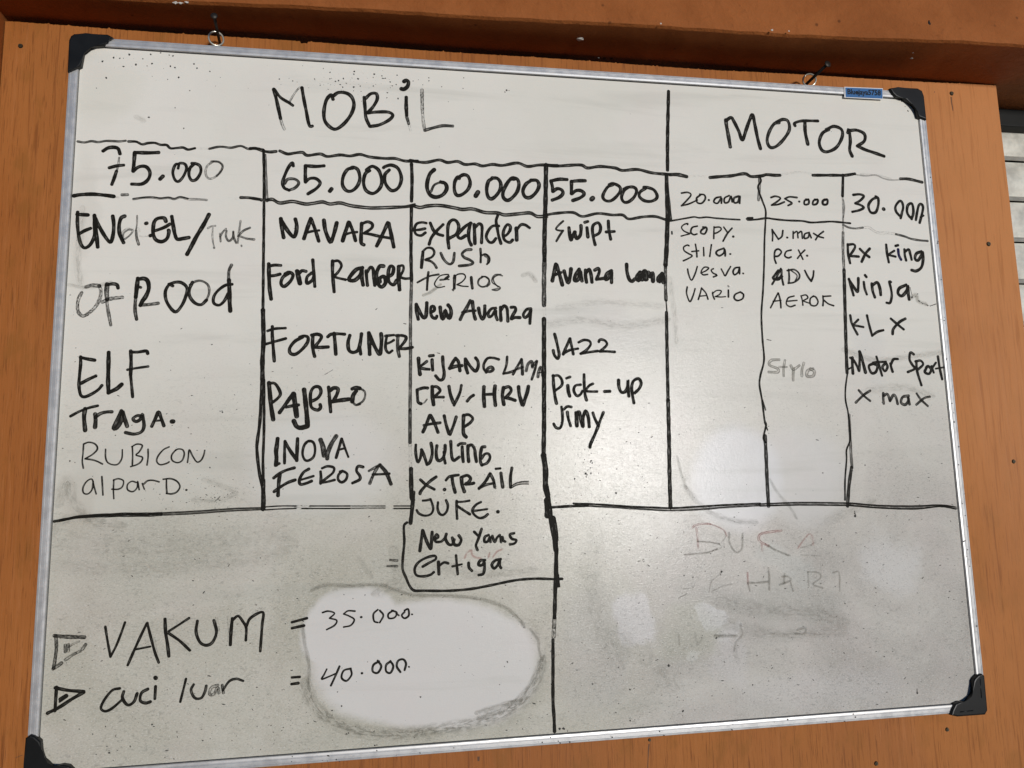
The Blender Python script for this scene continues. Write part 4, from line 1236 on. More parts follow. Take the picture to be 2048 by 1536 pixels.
k 38 1.0 0:10779,4163 10899,4151 10979,4150
k 38 1.0 0:10963,4175 10918,4224 10952,4285 10998,4224 10978,4163
k 41 1.0 0:11049,4175 11057,4236 11071,4291
k 38 1.0 0:11055,4187 11102,4113 11169,4107
k 38 1.0 0:11431,4038 11380,4013 11356,4112 11389,4186 11423,4247 11310,4296
k 38 1.0 0:11461,4136 11459,4284 11505,4486
k 36 1.0 0:11447,4142 11529,4130 11564,4185 11475,4259
k 39 1.0 0:11613,4234 11579,4296 11644,4321 11684,4259 11642,4210 11606,4234
k 33 1.0 0:11697,4209 11720,4302
k 33 1.0 0:11716,4222 11770,4160
k 36 1.0 0:11814,4067 11823,4234 11845,4400
k 27 1.0 0:11760,4246 11878,4228
k 23 1.0 0:10390,4255 10445,4225
#handwritten_entry|
k 35 0.88 0:10519,4557 10590,4635 10681,4708
k 37 0.88 0:10695,4563 10591,4623 10457,4731
#handwritten_entry|
k 41 0.85 0:10895,4600 10887,4673 10887,4745
k 41 0.85 0:10898,4636 10959,4613 10989,4709c 11051,4625 11087,4661 11104,4752
k 41 0.85 0:11288,4638 11193,4656 11159,4734 11222,4765 11282,4698 11274,4650 11289,4759
k 35 0.85 0:11418,4608 11470,4687 11573,4785
k 35 0.85 0:11621,4651 11525,4675 11395,4766
#arrow_mark|worn triangular arrow outline beside the upper service line
k 44 0.9 0.6:211,7362 326,7379 530,7396
k 38 0.9 0.6:225,7363 238,7490 232,7615 222,7718
k 41 0.75 0.5:218,7725 276,7687 302,7667
k 35 0.8 0.7:340,7635 418,7583 497,7546
k 38 0.85 0.6:516,7526 547,7478
k 38 0.85 0.8:331,7474 335,7544
k 35 0.75 0.8:365,7468 368,7539
k 22 0.7 0.8:366,7497 425,7458 478,7439
#handwritten_heading|service word written in thin tall capitals
k 29 1.0 0:749,7291 777,7434 820,7627c 876,7510 924,7371 960,7252
k 32 1.0 0:1197,7278 1134,7424 1071,7577 1012,7729
k 32 1.0 0:1204,7271 1261,7474 1301,7604 1347,7720
k 23 1.0 0:1077,7563 1249,7537
k 39 0.97 0:1398,7237 1410,7381 1437,7526 1456,7655
k 28 1.0 0:1666,7236 1562,7303 1445,7376
k 33 1.0 0:1446,7398 1569,7490 1685,7603
k 36 0.95 0:1759,7276 1749,7399 1795,7516 1867,7556 1937,7524 1977,7410 1944,7278
k 40 1.0 0:2152,7267 2141,7419 2138,7563
k 33 1.0 0:2152,7288 2216,7240 2275,7309 2313,7384 2312,7522
k 34 0.97 0:2313,7369 2361,7269 2498,7210 2494,7364 2479,7654
k 27 0.5 0.7:2101,7242 2119,7374 2116,7519
k 23 0.5 0.7:1972,7243 2005,7397
k 27 0.5 0.7:2417,7184 2482,7158
k 19 0.4 0.8:1104,7536 1192,7498 1301,7447
k 23 0.5 0.7:1454,7412 1569,7490 1669,7531
k 23 0.5 0.7:1390,7208 1399,7252
k 23 0.5 0.7:1287,7447 1321,7605
k 13 0.3 0.7:785,7172 822,7223 859,7296
#arrow_mark|solid black triangular arrow beside the lower service line
k 37 1.0 0:263,7928 262,8045 261,8182
k 38 1.0 0:250,7934 385,7970 553,7994
k 40 1.0 0:554,8001 430,8069 301,8150 185,8204
k 53 1.0 0:316,8062 368,8031
k 25 1.0 0:305,8089 362,8051
#handwritten_entry|
k 31 1.0 0:936,7983 858,7999 781,8092 745,8186 794,8224 867,8194 958,8117
k 35 0.97 0:981,8021 970,8090 1028,8170 1095,8140 1126,8051
k 35 0.97 0:1241,8009 1174,8047 1163,8130 1219,8162 1274,8151
k 35 1.0 0:1323,7986 1321,8119
k 45 1.0 0:1316,7887 1324,7894
#handwritten_entry|
k 29 1.0 0:1654,7922 1630,8033 1600,8172
k 32 0.95 0.2:1740,7991 1714,8053 1759,8140 1829,8145 1869,8076 1881,8013
k 36 0.75 0.6:2009,8014 1939,8038 1920,8108 1969,8111 2009,8043 2025,8100
k 33 0.85 0.4:2058,8017 2075,8103
k 30 0.9 0:2067,8075 2135,7979 2213,7955 2292,7982
#handwritten_mark|
k 34 1.0 0:2838,7342 3010,7304
k 34 1.0 0:2839,7411 2978,7388
k 30 1.0 0:2848,7977 2938,7976
k 34 1.0 0:2845,8052 2923,8046
#handwritten_price|
k 21 1.0 0:3192,7247 3258,7233 3334,7262 3276,7317c 3360,7346 3335,7403 3244,7448
k 21 1.0 0:3577,7248 3493,7241 3443,7275c 3510,7304 3569,7348 3528,7412 3444,7428
k 27 1.0 0:3649,7322 3655,7322
k 23 1.0 0:3849,7244 3798,7292 3806,7376 3849,7395
k 23 1.0 0:3874,7254 3917,7315 3874,7396
k 23 1.0 0:4036,7262 3977,7301 3985,7351 4053,7346 4079,7289 4019,7261
k 20 1.0 0:4071,7297 4105,7324
k 24 1.0 0:4174,7285 4139,7325 4174,7361 4225,7329 4217,7253 4174,7268
k 22 1.0 0:4263,7318 4267,7318
#handwritten_price|
k 21 1.0 0:3249,7907 3217,7970 3192,8017 3283,7990 3357,7962
k 26 1.0 0:3398,7883 3349,7994 3300,8096
k 25 1.0 0:3531,7915 3448,7935 3424,8015 3482,8054 3540,7989 3531,7923
k 29 1.0 0:3662,7977 3665,7977
k 27 1.0 0:3866,7852 3799,7889 3791,7963 3850,7983 3892,7911 3850,7843
k 27 1.0 0:4002,7860 3951,7898 3951,7972 4002,7992 4036,7919 4002,7855
k 27 1.0 0:4121,7990 4078,7922 4095,7857 4155,7844 4189,7895 4172,7969
k 21 1.0 0:4223,7934 4226,7937
#faded_writing|pale red leftover of an old word low on the right
r 26 0.58 0.4:7945,6381 8000,6349 8107,6336 8196,6343
p 28 0.5 0.4:8196,6343 8300,6383 8387,6436 8418,6503
r 26 0.58 0.4:7998,6390 8008,6506 8009,6646
m 37 0.5 0.4:8014,6564 8164,6577 8304,6607
m 37 0.5 0.4:7819,6730 8013,6720 8156,6709 8264,6671
m 46 0.44 0.4:8456,6471 8449,6570 8495,6688 8565,6723 8623,6659 8643,6494
r 32 0.58 0.4:9201,6461 9035,6473 8906,6494 8866,6551 8898,6602 9004,6656
m 46 0.62 0.4:9004,6656 9108,6718 9286,6791
r 22 0.58 0.4:8905,6636 8912,6719
p 33 0.35 0.4:9421,6703 9503,6605 9603,6516 9646,6559 9647,6661
m 28 0.35 0.4:9468,6697 9572,6675 9668,6636
m 28 0.3 0.4:8385,6452 8399,6519 8341,6583
m 32 0.3 0.4:8304,6607 8337,6649 8264,6680
m 28 0.26 0.4:9470,6789 9746,6816
r 22 0.58 0.4:8678,6991 8676,7139
m 37 0.62 0.4:8676,7139 8692,7221
m 45 0.56 0.4:8681,7123 8806,7128 8960,7121
m 46 0.56 0.4:8978,6954 8981,7086 8971,7217
m 46 0.56 0.4:9173,7061 9246,7064 9288,7115 9129,7166
m 46 0.44 0.4:9203,7037 9185,7144
m 38 0.44 0.4:9277,7131 9305,7248
m 38 0.38 0.4:9543,7026 9538,7192
m 38 0.42 0.4:9543,7017 9690,7031 9721,7099 9604,7178 9729,7233
m 27 0.34 0.4:8279,7008 8168,7085 8125,7213
m 27 0.32 0.4:8160,7215 8305,7156 8448,7130
m 27 0.32 0.4:7777,7166 7900,7155 7939,7092
m 27 0.38 0.4:7702,7275 7808,7232
m 51 0.42 0.4:9337,7757 9448,7739 9424,7811 9315,7805
m 44 0.34 0.4:8178,7771 8440,7784
m 44 0.26 0.4:8538,7653 8547,7782 8452,7873 8428,7967
m 37 0.26 0.4:8866,7790 8992,7788
m 38 0.26 0.4:9134,7804 9478,7813 9659,7839
m 44 0.26 0.4:7676,7737 7687,7848
m 44 0.26 0.4:7901,7732 7928,7861 8001,7801
#faded_writing|pale red leftover of an old word low on the right
m 39 0.42 0.4:9912,7040 9996,7043 9985,7277
#faded_writing|pale grey half wiped word in the narrow middle column
g 39 0.62 0.2:9347,4125 9230,4134 9196,4199 9318,4253 9314,4299 9179,4299
g 35 0.62 0.2:9434,4134 9406,4244 9398,4354
g 26 0.62 0.2:9339,4226 9456,4229
#faded_writing|pale grey half wiped word in the narrow middle column
g 39 0.62 0.2:9516,4207 9551,4262 9644,4207
g 39 0.62 0.2:9556,4244 9541,4336 9535,4412
g 39 0.62 0.2:9715,4169 9678,4271 9671,4354
g 44 0.62 0.2:9846,4252 9765,4280 9749,4354 9838,4354 9863,4289 9807,4252
#ruled_line|
k 37 1.0 0:2381,1396 2393,1668 2404,2206 2412,2868 2420,3518
k 37 0.7 0:2401,1463 2421,1802 2439,2084
k 57 1.0 0:2420,3518 2435,3903 2428,4157 2434,4409
k 41 1.0 0:2428,4409 2415,4907 2391,5154 2387,5276 2417,5521 2456,5703
k 35 1.0 0:2452,4409 2465,5031 2461,5400 2472,5643
k 55 1.0 0:2466,5643 2477,5885 2474,5993
#ruled_line|
k 47 1.0 0:4283,1497 4289,1720 4281,2013
k 46 1.0 0:4280,2082 4271,2685 4276,3090
k 44 0.85 0.3:4276,3090 4261,3624 4259,4149 4250,4795
k 43 0.9 0.2:4250,4795 4248,5209
k 43 0.5 0.8:4248,5209 4253,5398 4253,5543
k 57 1.0 0:4259,5543 4264,5867 4282,5930
k 50 1.0 0:4289,5837 4276,5992 4250,6213
#ruled_line|
k 64 1.0 0:6116,1425 6094,1928 6066,2424 6055,2775
k 63 0.9 0.3:6055,2775 6041,3052 6031,3397
k 39 0.35 0.7:6031,3397 6038,3601
k 61 1.0 0:6025,3588 6009,4142 5994,4675 5982,5069 5966,5394
k 75 1.0 0:5966,5394 5987,5588 5981,5781 6004,5909
k 67 1.0 0:5989,5973 5992,6100 5990,6176
k 67 1.0 0:5994,5813 6020,6037 6040,6228 6074,6419 6094,6608
k 67 1.0 0:6068,6204 6090,6324 6098,6482
k 51 1.0 0:6098,6482 6093,6858 6112,7076 6098,6920
k 51 1.0 0:6101,6608 6076,6982 6062,7228 6049,7442
k 50 0.8 0.8:6049,7442 6029,7685
k 42 1.0 0:6021,7715 6010,8077 5999,8435 6006,8642 6007,8807
#ruled_line|
k 52 1.0 0:7942,231 7915,590 7888,968 7864,1417
k 59 1.0 0:7845,1492 7833,1860 7825,2152
k 34 0.95 0:7851,1654 7866,1932 7876,2150
k 67 1.0 0:7825,2152 7787,2587 7761,2802
k 49 0.9 0.3:7761,2802 7746,3087 7742,3299
k 20 0.9 0:7742,3299 7749,3580
k 48 0.95 0:7740,3475 7720,3997 7698,4682
k 55 0.95 0:7698,4682 7683,5221 7665,5686 7656,6112
#ruled_line|
k 44 0.8 0.4:9249,1444 9238,1595 9207,1806
k 29 1.0 0:9249,1444 9266,1519 9213,1619 9261,1804 9304,1952 9293,2101 9256,2399 9222,2766 9180,3131 9137,3419 9124,3598 9121,3847 9122,4130 9055,4340 9030,4480 9052,4688 9069,4965 9086,5033 9037,5204 9061,5273
k 20 0.9 0:9060,4688 9094,4827
k 20 0.9 0:9066,4999 9103,5102
k 52 0.9 0:9060,5184 9056,5443 9046,5781 9042,6129
#ruled_line|
k 45 1.0 0:10564,1370 10527,1694
k 27 0.7 0.5:10527,1694 10516,1907 10488,2211
k 18 0.6 0:10537,1754 10543,1868 10513,2021
k 44 0.8 0.4:10485,2249 10461,2512 10450,2811
k 52 0.95 0:10450,2811 10413,3400 10382,3909 10362,4304
k 25 1.0 0:10370,4304 10320,4517 10304,4694 10326,4870 10330,5080 10321,5255 10256,5393 10243,5531 10196,5805 10171,6077
k 42 0.75 0.2:10338,4905 10328,5185 10318,5463 10317,5636
k 49 0.9 0:10309,5635 10250,5874 10201,6159
#ruled_line|
k 17 1.0 0:2485,5969 2673,5962 2862,5967
k 17 1.0 0:2486,6005 2673,5998 2862,5997
k 48 0.6 0.9:2862,5979 3058,5990
k 17 1.0 0:3028,5971 3509,5984 3268,5978
k 17 1.0 0:2933,5999 3509,6015 3208,6006
k 18 0.85 0.7:3358,5980 3936,5995
k 18 0.85 0.7:3358,6010 3936,6020
k 18 0.95 0:4047,5998 4245,6003
k 18 0.95 0:4047,6029 4244,6034
#ruled_line|
k 37 1.0 0:6032,6069 6230,6062 6363,6059 6530,6057
k 27 1.0 0:6344,6026 6698,6048 7102,6085 7443,6107 7684,6120 8068,6110 8421,6100 8922,6093
k 23 0.9 0:6496,6062 6898,6092 7441,6139 7682,6152 8065,6149 8419,6132 8920,6119
k 15 0.5 0:6497,6049 6899,6073 7442,6120 8066,6130 8921,6106
k 20 0.95 0:8921,6099 9503,6094 10243,6120
k 20 0.95 0:8919,6126 9500,6128 10239,6154
k 32 0.7 0.2:8920,6113 9501,6114 10241,6133
k 21 1.0 0:10243,6120 10691,6165 11225,6186 11614,6183 11845,6216
k 21 1.0 0:10239,6154 10688,6199 11221,6227 11611,6203 11857,6245
k 38 0.7 0.1:10241,6140 10689,6186 11223,6207 11612,6196 11859,6231
#ruled_line|
k 41 0.93 0:2213,1384 2287,1380 2375,1410 2462,1419 2537,1408
k 30 0.4 0.6:2512,1403 2600,1398
k 42 0.93 0:2587,1399 2682,1435 2777,1417 2871,1405 2935,1443 3094,1415 3190,1445 3350,1416 3479,1424 3608,1396 3738,1425 3934,1436 4065,1430 4197,1459 4363,1451
k 44 0.93 0:4263,1449 4462,1467 4650,1423 4763,1453 4898,1432 4999,1470 5135,1456 5237,1480 5374,1452 5511,1460 5719,1415 5856,1458 6031,1429 6277,1424
k 46 0.93 0:6102,1425 6277,1432 6596,1402 6702,1441 6882,1411 7097,1423 7204,1454 7423,1430 7640,1471 7897,1482
#ruled_line|
k 22 0.9 0:2229,2059 2321,2062 2371,2087
k 23 0.95 0:2432,2064 2506,2048 2600,2091 2756,2065 2913,2093 3007,2082 3133,2057 3228,2081 3355,2062 3483,2091 3612,2107 3773,2115 3999,2099 4195,2085 4326,2052
k 23 0.95 0:2433,2084 2507,2075 2601,2118 2756,2092 2913,2120 3007,2109 3133,2084 3229,2108 3356,2089 3484,2119 3612,2134 3773,2142 3999,2127 4195,2106 4326,2080
k 24 0.95 0:4294,2060 4392,2084 4491,2060 4657,2047 4857,2074 4957,2091 5091,2079 5259,2122 5429,2123 5530,2147 5702,2127 5874,2107 5977,2152 6115,2140
k 24 0.95 0:4293,2088 4392,2112 4491,2088 4657,2074 4856,2102 4956,2119 5091,2107 5259,2150 5428,2151 5530,2175 5701,2155 5873,2135 5976,2181 6115,2169
k 41 0.93 0:6067,2149 6221,2115 6466,2092 6605,2144 6819,2094 7032,2108 7176,2103 7266,2157 7463,2121 7645,2108 7789,2146
#smudge|
m 203 0.5 0.9:3011,8084 3088,8277 3235,8439 3468,8585 3760,8667 4115,8704 4533,8687 4959,8647 5330,8568 5614,8422 5790,8213 5879,7979
#smudge|
m 98 0.37 0.7:5083,8586 5331,8509 5584,8378 5753,8181 5834,8007
#smudge|
m 83 0.5 0.7:5053,8520 5395,8443 5583,8408
#smudge|
m 70 0.5 0.6:3071,6976 3218,6924 3515,6948 3876,6951 4058,7019 4301,7089 4733,7120 5106,7173 5420,7291 5606,7451 5655,7527
#smudge|
m 57 0.5 0.5:5743,7580 5829,7705 5839,7826 5873,7949
#smudge|
m 66 0.5 0.6:2960,7381 2992,7614 3042,7846 3034,8074
#smudge|
m 63 0.28 0.5:7790,5456 7827,5656 7886,5856
#smudge|
m 109 0.28 0.6:7886,5856 8036,6057 8271,6227 8549,6314 8832,6342
#smudge|
m 64 0.28 0.5:9089,5782 9185,5952 9352,6157 9429,6293
#smudge|
m 213 0.19 0.8:9925,6341 10234,6215 10544,6121
#smudge|
m 462 0.11 0.8:262,6261 922,6398 1646,6394 2329,6299 2680,6370
#smudge|
m 265 0.11 0.8:225,6573 988,6659 1879,6606 2684,6548
#smudge|
m 155 0.22 0.8:149,6172 199,6087 358,6034 632,6071
#smudge|
m 194 0.22 0.8:184,5827 253,5597 350,5890 579,6098 855,6136
#smudge|
m 176 0.19 0.8:6070,3669 6518,3595 7141,3671 7713,3580
#smudge|
m 144 0.15 0.8:6248,3428 6805,3350 7652,3385
#smudge|
m 439 0.14 0.8:6613,6499 6528,7000 6607,7500 6819,7941
#smudge|
m 368 0.15 0.9:6893,7761 7279,8028 7533,8288
#smudge|
m 251 0.22 0.8:4058,6597 4119,6901 3876,7011
#smudge|
m 214 0.19 0.8:4612,6739 5111,6881 5750,6844
#smudge|
m 111 0.19 0.7:3633,6642 3755,6827
#smudge|
m 314 0.22 0.8:8339,7362 8892,7484 9530,7546 9955,7663
#smudge|
m 231 0.19 0.8:8390,7650 9080,7812 9943,7805
#smudge|
m 76 0.4 0.6:8188,7779 8450,7793
#smudge|
m 121 0.19 0.8:8464,8095 8438,7968 8516,7846
#smudge|
m 124 0.22 0.8:248,2285 236,2606 224,2924 265,3175
#smudge|
m 102 0.22 0.7:833,1038 894,1068
#smudge|
m 123 0.25 0.7:10360,3981 10813,4123 11449,4062 11856,4009
#smudge|
m 173 0.19 0.8:10694,4553 11165,4519 11627,4628
#smudge|
m 89 0.45 0.5:11459,3214 11561,3160 11584,3249 11692,3292
#smudge|
m 95 0.22 0.8:1792,5629 1967,5693 2143,5787 1972,5872 1685,5865
#smudge|
m 69 0.35 0.8:155,3240 383,3267 608,3200
#smudge|
m 61 0.5 0.5:4437,3288 4515,3253 4646,3150
#smudge|
m 95 0.35 0.7:5769,2989 5851,2974 5917,3055
#smudge|
m 115 0.19 0.8:7815,3015 7850,3438 7856,3858"""
for blk in TEXT.strip().split('\n#'):
    ls = blk.strip('#').split('\n'); nm, _, lab = ls[0].partition('|'); strokes = []
    for ln in ls[1:]:
        if not ln.strip(): continue
        hd, _, body = ln.partition(':'); kd, wd, ia, sk = hd.split(' ')
        pts = []
        for tk in body.split():
            c = tk.endswith('c'); x_, y_ = tk.rstrip('c').split(','); pts.append((int(x_), int(y_), c))
        strokes.append((kd, float(wd), float(ia), float(sk), pts))
    write(nm, lab.strip(), strokes)

# ------------------------------------------------------------------ specks of dirt on the enamel and the frame
def specks():
    V, F = [], []; rnd = random.Random(5)
    def put(x, y, r, z=-.00008, el=1.0, rot=0.0):
        n = 7; b0 = len(V); V.append(P(x, y, z - .00006))
        for k in range(n):
            a = 2 * math.pi * k / n; rr = r * rnd.uniform(.6, 1.25); u, v = math.cos(a) * rr * el, math.sin(a) * rr * (1.0 if el < 1.3 else .8)
            V.append(P(x + u * math.cos(rot) - v * math.sin(rot), y + u * math.sin(rot) + v * math.cos(rot), z))
        for k in range(n): F.append((b0, b0 + 1 + k, b0 + 1 + (k + 1) % n))
    for x, y, r in SPECKS: put(x / 1e4, y / 1e4, r / 1e4, el=rnd.uniform(.8, 1.3), rot=rnd.uniform(0, 3))
    for cx, cy, sx, sy, n, r0, r1 in CLUSTERS:
        for _ in range(n):
            x, y = rnd.gauss(cx, sx) / 1e4, rnd.gauss(cy, sy) / 1e4
            if .016 < x < W - .016 and .018 < y < H - .018: put(x, y, rnd.uniform(r0, r1) / 1e4 * (.6 + rnd.random() ** 3), el=rnd.uniform(.8, 2.2), rot=rnd.gauss(0, .5))
    for _ in range(7000):
        x, y = rnd.uniform(.016, W - .016), rnd.uniform(.02, H - .018)
        dens = .012 + .99 * min(1, max(0, (y - .28) / .4)) ** 1.5
        if rnd.random() > dens: continue
        clear = False
        for kind, cx, cy, rx, ry, *_r in PATCHES:
            if kind != 's' and ((x - cx) / rx) ** 2 + ((y - cy) / ry) ** 2 < 1.0: clear = True
        if clear and rnd.random() < .97: continue
        put(x, y, .00016 + .0007 * rnd.random() ** 7, el=rnd.uniform(.8, 3.2), rot=rnd.gauss(0, .45))
    for _ in range(70):                                       # specks on the frame
        if rnd.random() < .6: x, y = W - rnd.uniform(.001, .010), rnd.uniform(.1, .84)
        else: x, y = rnd.uniform(.1, 1.12), H - rnd.uniform(.001, .010)
        put(x, y, rnd.uniform(.0003, .0011), z=-.0036)
    o = newmesh('dirt_specks', V, F, M_SPECK); o['kind'] = 'stuff'; return adopt(wb, o)
SPECKS = [(515, 244, 11.5), (586, 249, 11.5), (631, 246, 6.9), (699, 189, 12.7), (958, 170, 12.8), (1074, 139, 11.7), (1226, 170, 12.9), (1179, 162, 8.8), (383, 305, 12.6), (636, 359, 10.4), (782, 324, 16.2), (863, 236, 10.4), (918, 329, 8.1), (976, 295, 11.6), (1202, 313, 11.7), (1258, 327, 10.5), (1489, 263, 11.8), (1528, 320, 11.8), (1688, 353, 10.0), (439, 526, 10.8), (1308, 462, 13.4), (1175, 499, 7.0), (331, 672, 7.9), (1448, 636, 10.5), (1763, 549, 5.9), (966, 1029, 14.3), (1392, 1154, 8.6), (1278, 880, 9.2), (2560, 402, 9.6), (2731, 416, 9.7), (3013, 371, 11.0), (3209, 262, 9.8), (3210, 353, 9.8), (3282, 383, 11.0), (3322, 373, 11.0), (3385, 338, 11.1), (3528, 226, 12.4), (3521, 267, 11.1), (3580, 328, 14.8), (3791, 249, 13.7), (3892, 268, 10.6), (3900, 300, 10.0), (3940, 297, 10.0), (4002, 346, 10.6), (4030, 400, 11.2), (3346, 427, 9.8), (3378, 460, 9.8), (3522, 451, 13.5), (3519, 503, 7.4), (3607, 433, 9.3), (3618, 505, 8.6), (3779, 420, 9.9), (3965, 504, 11.2), (3960, 576, 10.5), (4106, 579, 11.2), (4522, 252, 10.1), (4522, 293, 10.7), (4695, 371, 10.1), (4998, 220, 8.3), (4987, 377, 7.7), (4308, 311, 8.2), (4382, 288, 6.3), (4439, 359, 7.6), (4095, 241, 8.8), (4087, 379, 8.7), (8316, 6964, 19.3), (8193, 7804, 15.4), (7522, 8110, 17.3), (10301, 6298, 21.8), (10297, 6264, 9.0), (10517, 5605, 11.7), (9778, 6591, 11.3), (10047, 7453, 10.0), (6998, 8371, 12.5), (8650, 8418, 13.0), (7686, 8677, 12.6), (10993, 8664, 15.5), (6981, 8744, 11.3), (6982, 8714, 6.8), (5590, 366, 14.2), (5568, 390, 9.7), (5625, 364, 7.8), (6598, 5482, 13.1), (6611, 5509, 11.9), (6518, 5644, 15.4), (6592, 5645, 11.9), (6538, 5663, 11.9), (6588, 5573, 9.5), (6512, 5461, 8.9), (6920, 5905, 13.1), (6369, 5705, 9.5), (11492, 3198, 18.1), (11587, 3145, 11.2), (11600, 3249, 16.8), (11730, 3314, 14.0), (11652, 3285, 10.5), (12212, -35, 7.5), (11637, 147, 11.8), (11729, 302, 13.3), (11686, 233, 7.4), (7794, 6994, 10.7), (5437, 7948, 11.0), (5398, 7999, 6.6), (4361, 8295, 11.7), (3377, 8175, 9.4), (3425, 8338, 9.3), (3315, 8382, 10.3), (3316, 8433, 8.3), (3695, 7063, 8.6), (3444, 7046, 7.5), (3552, 7098, 6.4), (5606, 8750, 8.2), (6071, 8782, 16.5), (6122, 8780, 18.7), (6171, 8813, 7.7), (6215, 8846, 7.2), (6265, 8879, 8.3), (6302, 8911, 5.5), (5471, 8939, 14.0), (3738, 8863, 10.3), (3407, 8962, 9.2), (3819, 8813, 12.4), (3843, 8809, 8.3), (3486, 8659, 12.4), (3509, 8650, 9.3), (1576, 8503, 7.4), (1583, 8558, 7.9), (853, 8678, 11.5), (1455, 8772, 7.8), (1554, 8795, 7.3), (1301, 8402, 9.8), (803, 8390, 8.7), (1970, 4805, 10.8), (1941, 4793, 7.6), (269, 5374, 12.2), (324, 5393, 6.1), (1913, 5841, 10.5), (1954, 5860, 8.4), (1845, 5480, 8.5), (1360, 5963, 10.4), (3190, 4339, 5.6), (3201, 4332, 5.6), (3213, 4324, 5.6), (3224, 4317, 5.6), (3235, 4310, 5.6), (3247, 4303, 5.6), (3258, 4296, 5.6), (3270, 4288, 5.6), (3281, 4281, 5.6), (4171, 3671, 5.8), (4175, 3672, 5.8), (4179, 3673, 5.8), (4183, 3673, 5.8), (4187, 3674, 5.9), (4191, 3675, 5.9), (4195, 3676, 5.9), (4199, 3676, 5.9), (4203, 3677, 5.9), (11476, 3049, 7.0), (11478, 3063, 7.0), (11481, 3077, 7.0), (11483, 3091, 7.0), (11486, 3105, 7.0), (11489, 3119, 7.0), (11491, 3133, 7.0), (11494, 3147, 7.0), (11496, 3161, 7.0), (11614, 3264, 7.0), (11634, 3271, 7.0), (11653, 3278, 7.0), (11673, 3285, 7.0), (11692, 3292, 7.0), (11711, 3299, 7.0), (11731, 3306, 7.0), (11750, 3314, 7.0), (11770, 3321, 7.0), (11770, 3321, 7.0), (11782, 3317, 7.0), (11795, 3313, 7.0), (11808, 3309, 7.0), (11820, 3305, 7.0), (11833, 3301, 7.0), (11845, 3297, 7.0), (11858, 3293, 7.0), (11871, 3289, 7.0), (8294, 6982, 6.0), (8294, 6986, 6.0), (8295, 6989, 6.0), (8296, 6992, 6.0), (8296, 6995, 6.0), (8297, 6999, 6.0), (8298, 7002, 6.0), (8298, 7005, 6.0), (8299, 7008, 6.0), (10300, 6230, 6.4), (10301, 6238, 6.4), (10302, 6245, 6.4), (10303, 6253, 6.4), (10305, 6261, 6.4), (10306, 6268, 6.4), (10307, 6276, 6.4), (10308, 6283, 6.4), (10309, 6291, 6.4), (1915, 5889, 5.3), (1922, 5881, 5.3), (1929, 5874, 5.3), (1936, 5867, 5.3), (1943, 5859, 5.3), (1950, 5852, 5.3), (1957, 5845, 5.3), (1964, 5838, 5.3), (1971, 5830, 5.3), (10999, 8613, 6.2), (10998, 8619, 6.2), (10997, 8624, 6.2), (10997, 8630, 6.2), (10996, 8636, 6.2), (10996, 8641, 6.2), (10995, 8647, 6.2), (10994, 8652, 6.2), (10994, 8658, 6.2), (9188, 3840, 6.6), (9196, 3841, 6.6), (9203, 3843, 6.6), (9210, 3845, 6.6), (9218, 3846, 6.6), (9225, 3848, 6.6), (9232, 3850, 6.6), (9240, 3852, 6.6), (9247, 3853, 6.6)]
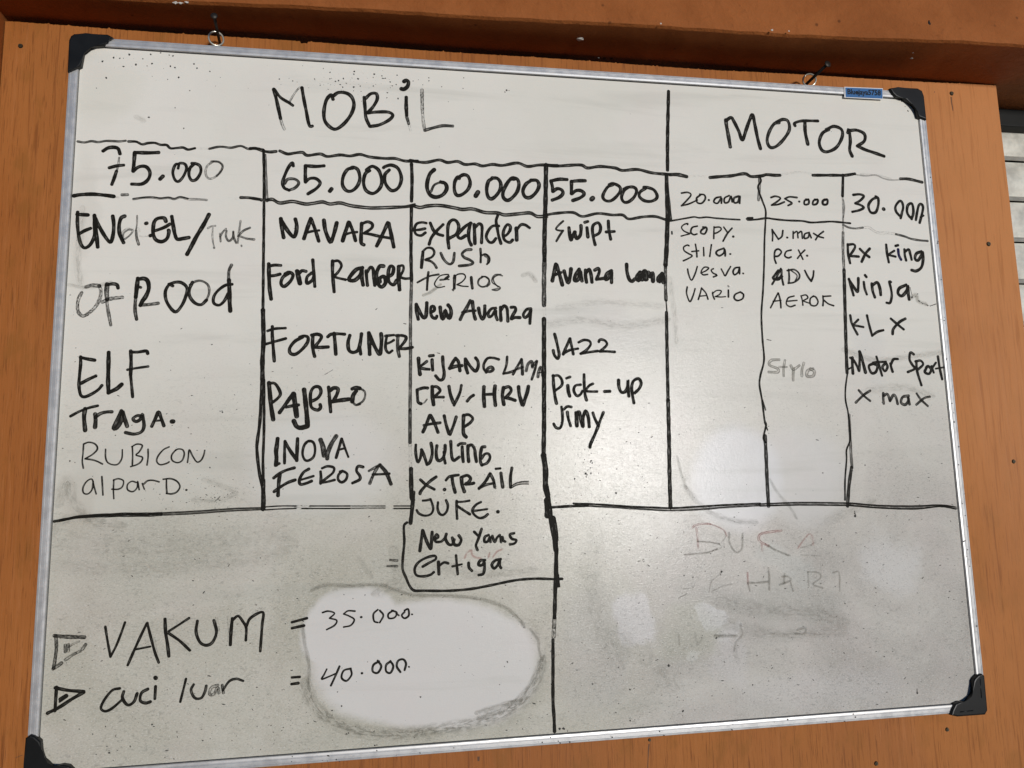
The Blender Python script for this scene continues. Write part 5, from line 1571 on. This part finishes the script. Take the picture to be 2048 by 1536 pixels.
CLUSTERS = [(6786, 5538, 396, 396, 160, 1.3333333333333333, 4.666666666666667), (3341, 361, 396, 118, 60, 2.0, 6.0), (3472, 388, 726, 184, 50, 1.3333333333333333, 4.666666666666667), (830, 254, 462, 132, 40, 1.3333333333333333, 4.0), (1711, 5776, 396, 118, 120, 2.0, 5.333333333333333), (1970, 5812, 231, 165, 40, 2.0, 5.333333333333333), (6568, 5567, 79, 198, 60, 2.0, 6.666666666666667), (6277, 5658, 198, 330, 60, 2.0, 5.333333333333333), (1831, 5025, 396, 264, 70, 1.3333333333333333, 5.333333333333333), (3192, 4536, 528, 264, 60, 1.3333333333333333, 4.666666666666667), (3502, 4980, 462, 330, 40, 1.3333333333333333, 4.666666666666667), (238, 3736, 198, 528, 30, 1.3333333333333333, 4.0), (8624, 8292, 1452, 396, 200, 2.0, 6.0), (8391, 6558, 1650, 396, 160, 2.0, 6.0), (2718, 8393, 396, 297, 160, 2.0, 5.333333333333333), (1440, 8362, 792, 330, 120, 2.0, 4.666666666666667), (5240, 6763, 396, 660, 130, 2.0, 4.666666666666667), (5140, 5189, 528, 396, 130, 2.0, 4.666666666666667), (6650, 7254, 462, 990, 160, 2.0, 5.333333333333333), (10066, 8057, 792, 594, 160, 2.0, 5.333333333333333), (7986, 5090, 132, 660, 20, 1.3333333333333333, 4.0)]
specks()

# ------------------------------------------------------------------ hanging rings and nails
def ring(x, y, z, tilt):
    bm = bmesh.new(); pts = []
    for k in range(28):
        a = 2 * math.pi * k / 28; q = Vector((math.cos(a) * .0092, 0, math.sin(a) * .0098))
        q.rotate(Matrix.Rotation(tilt, 3, 'Z')); pts.append(P(x, y, z) + q)
    tube(bm, pts, .0013, 10, closed=True)
    o = adopt(wb, from_bm('hanging_ring', bm, M_RING, None, True))
    bm = bmesh.new(); box(bm, x - .006, x + .006, y + .007, y + .03, .0155, .0168, .0004)
    br = from_bm('ring_bracket', bm, M_RING, o)
    return o
def nail(x, y, z0, hx, hy, hz, r, label):
    base, head = P(x, y, z0), P(hx, hy, hz); d = (base - head).normalized()
    bm = bmesh.new(); tube(bm, [base + d * .012, head], r, 14)
    o = from_bm('nail', bm, M_NAIL, None, True)
    bm = bmesh.new(); tube(bm, [head - d * .0002, head + d * .0007, head + d * .0016], r * 2.3, 18, taper=[.85, 1, .9])
    h = from_bm('nail_head', bm, M_NAIL, o, True)
    return tag(o, label, 'nail', 'nails holding the whiteboard')
ring(0.1721, -0.0188, .0125, 0.25)
nail(0.1731, -0.0198, .037, 0.1792, -0.0230, -0.0320, 0.0019, 'straight dark nail through the left hanging ring of the whiteboard')
ring(1.0230, -0.0167, .0125, -0.35)
nail(1.0200, -0.0127, .037, 1.0295, -0.0205, -0.0270, 0.0023, 'bent dark nail leaning right through the right hanging ring of the whiteboard')
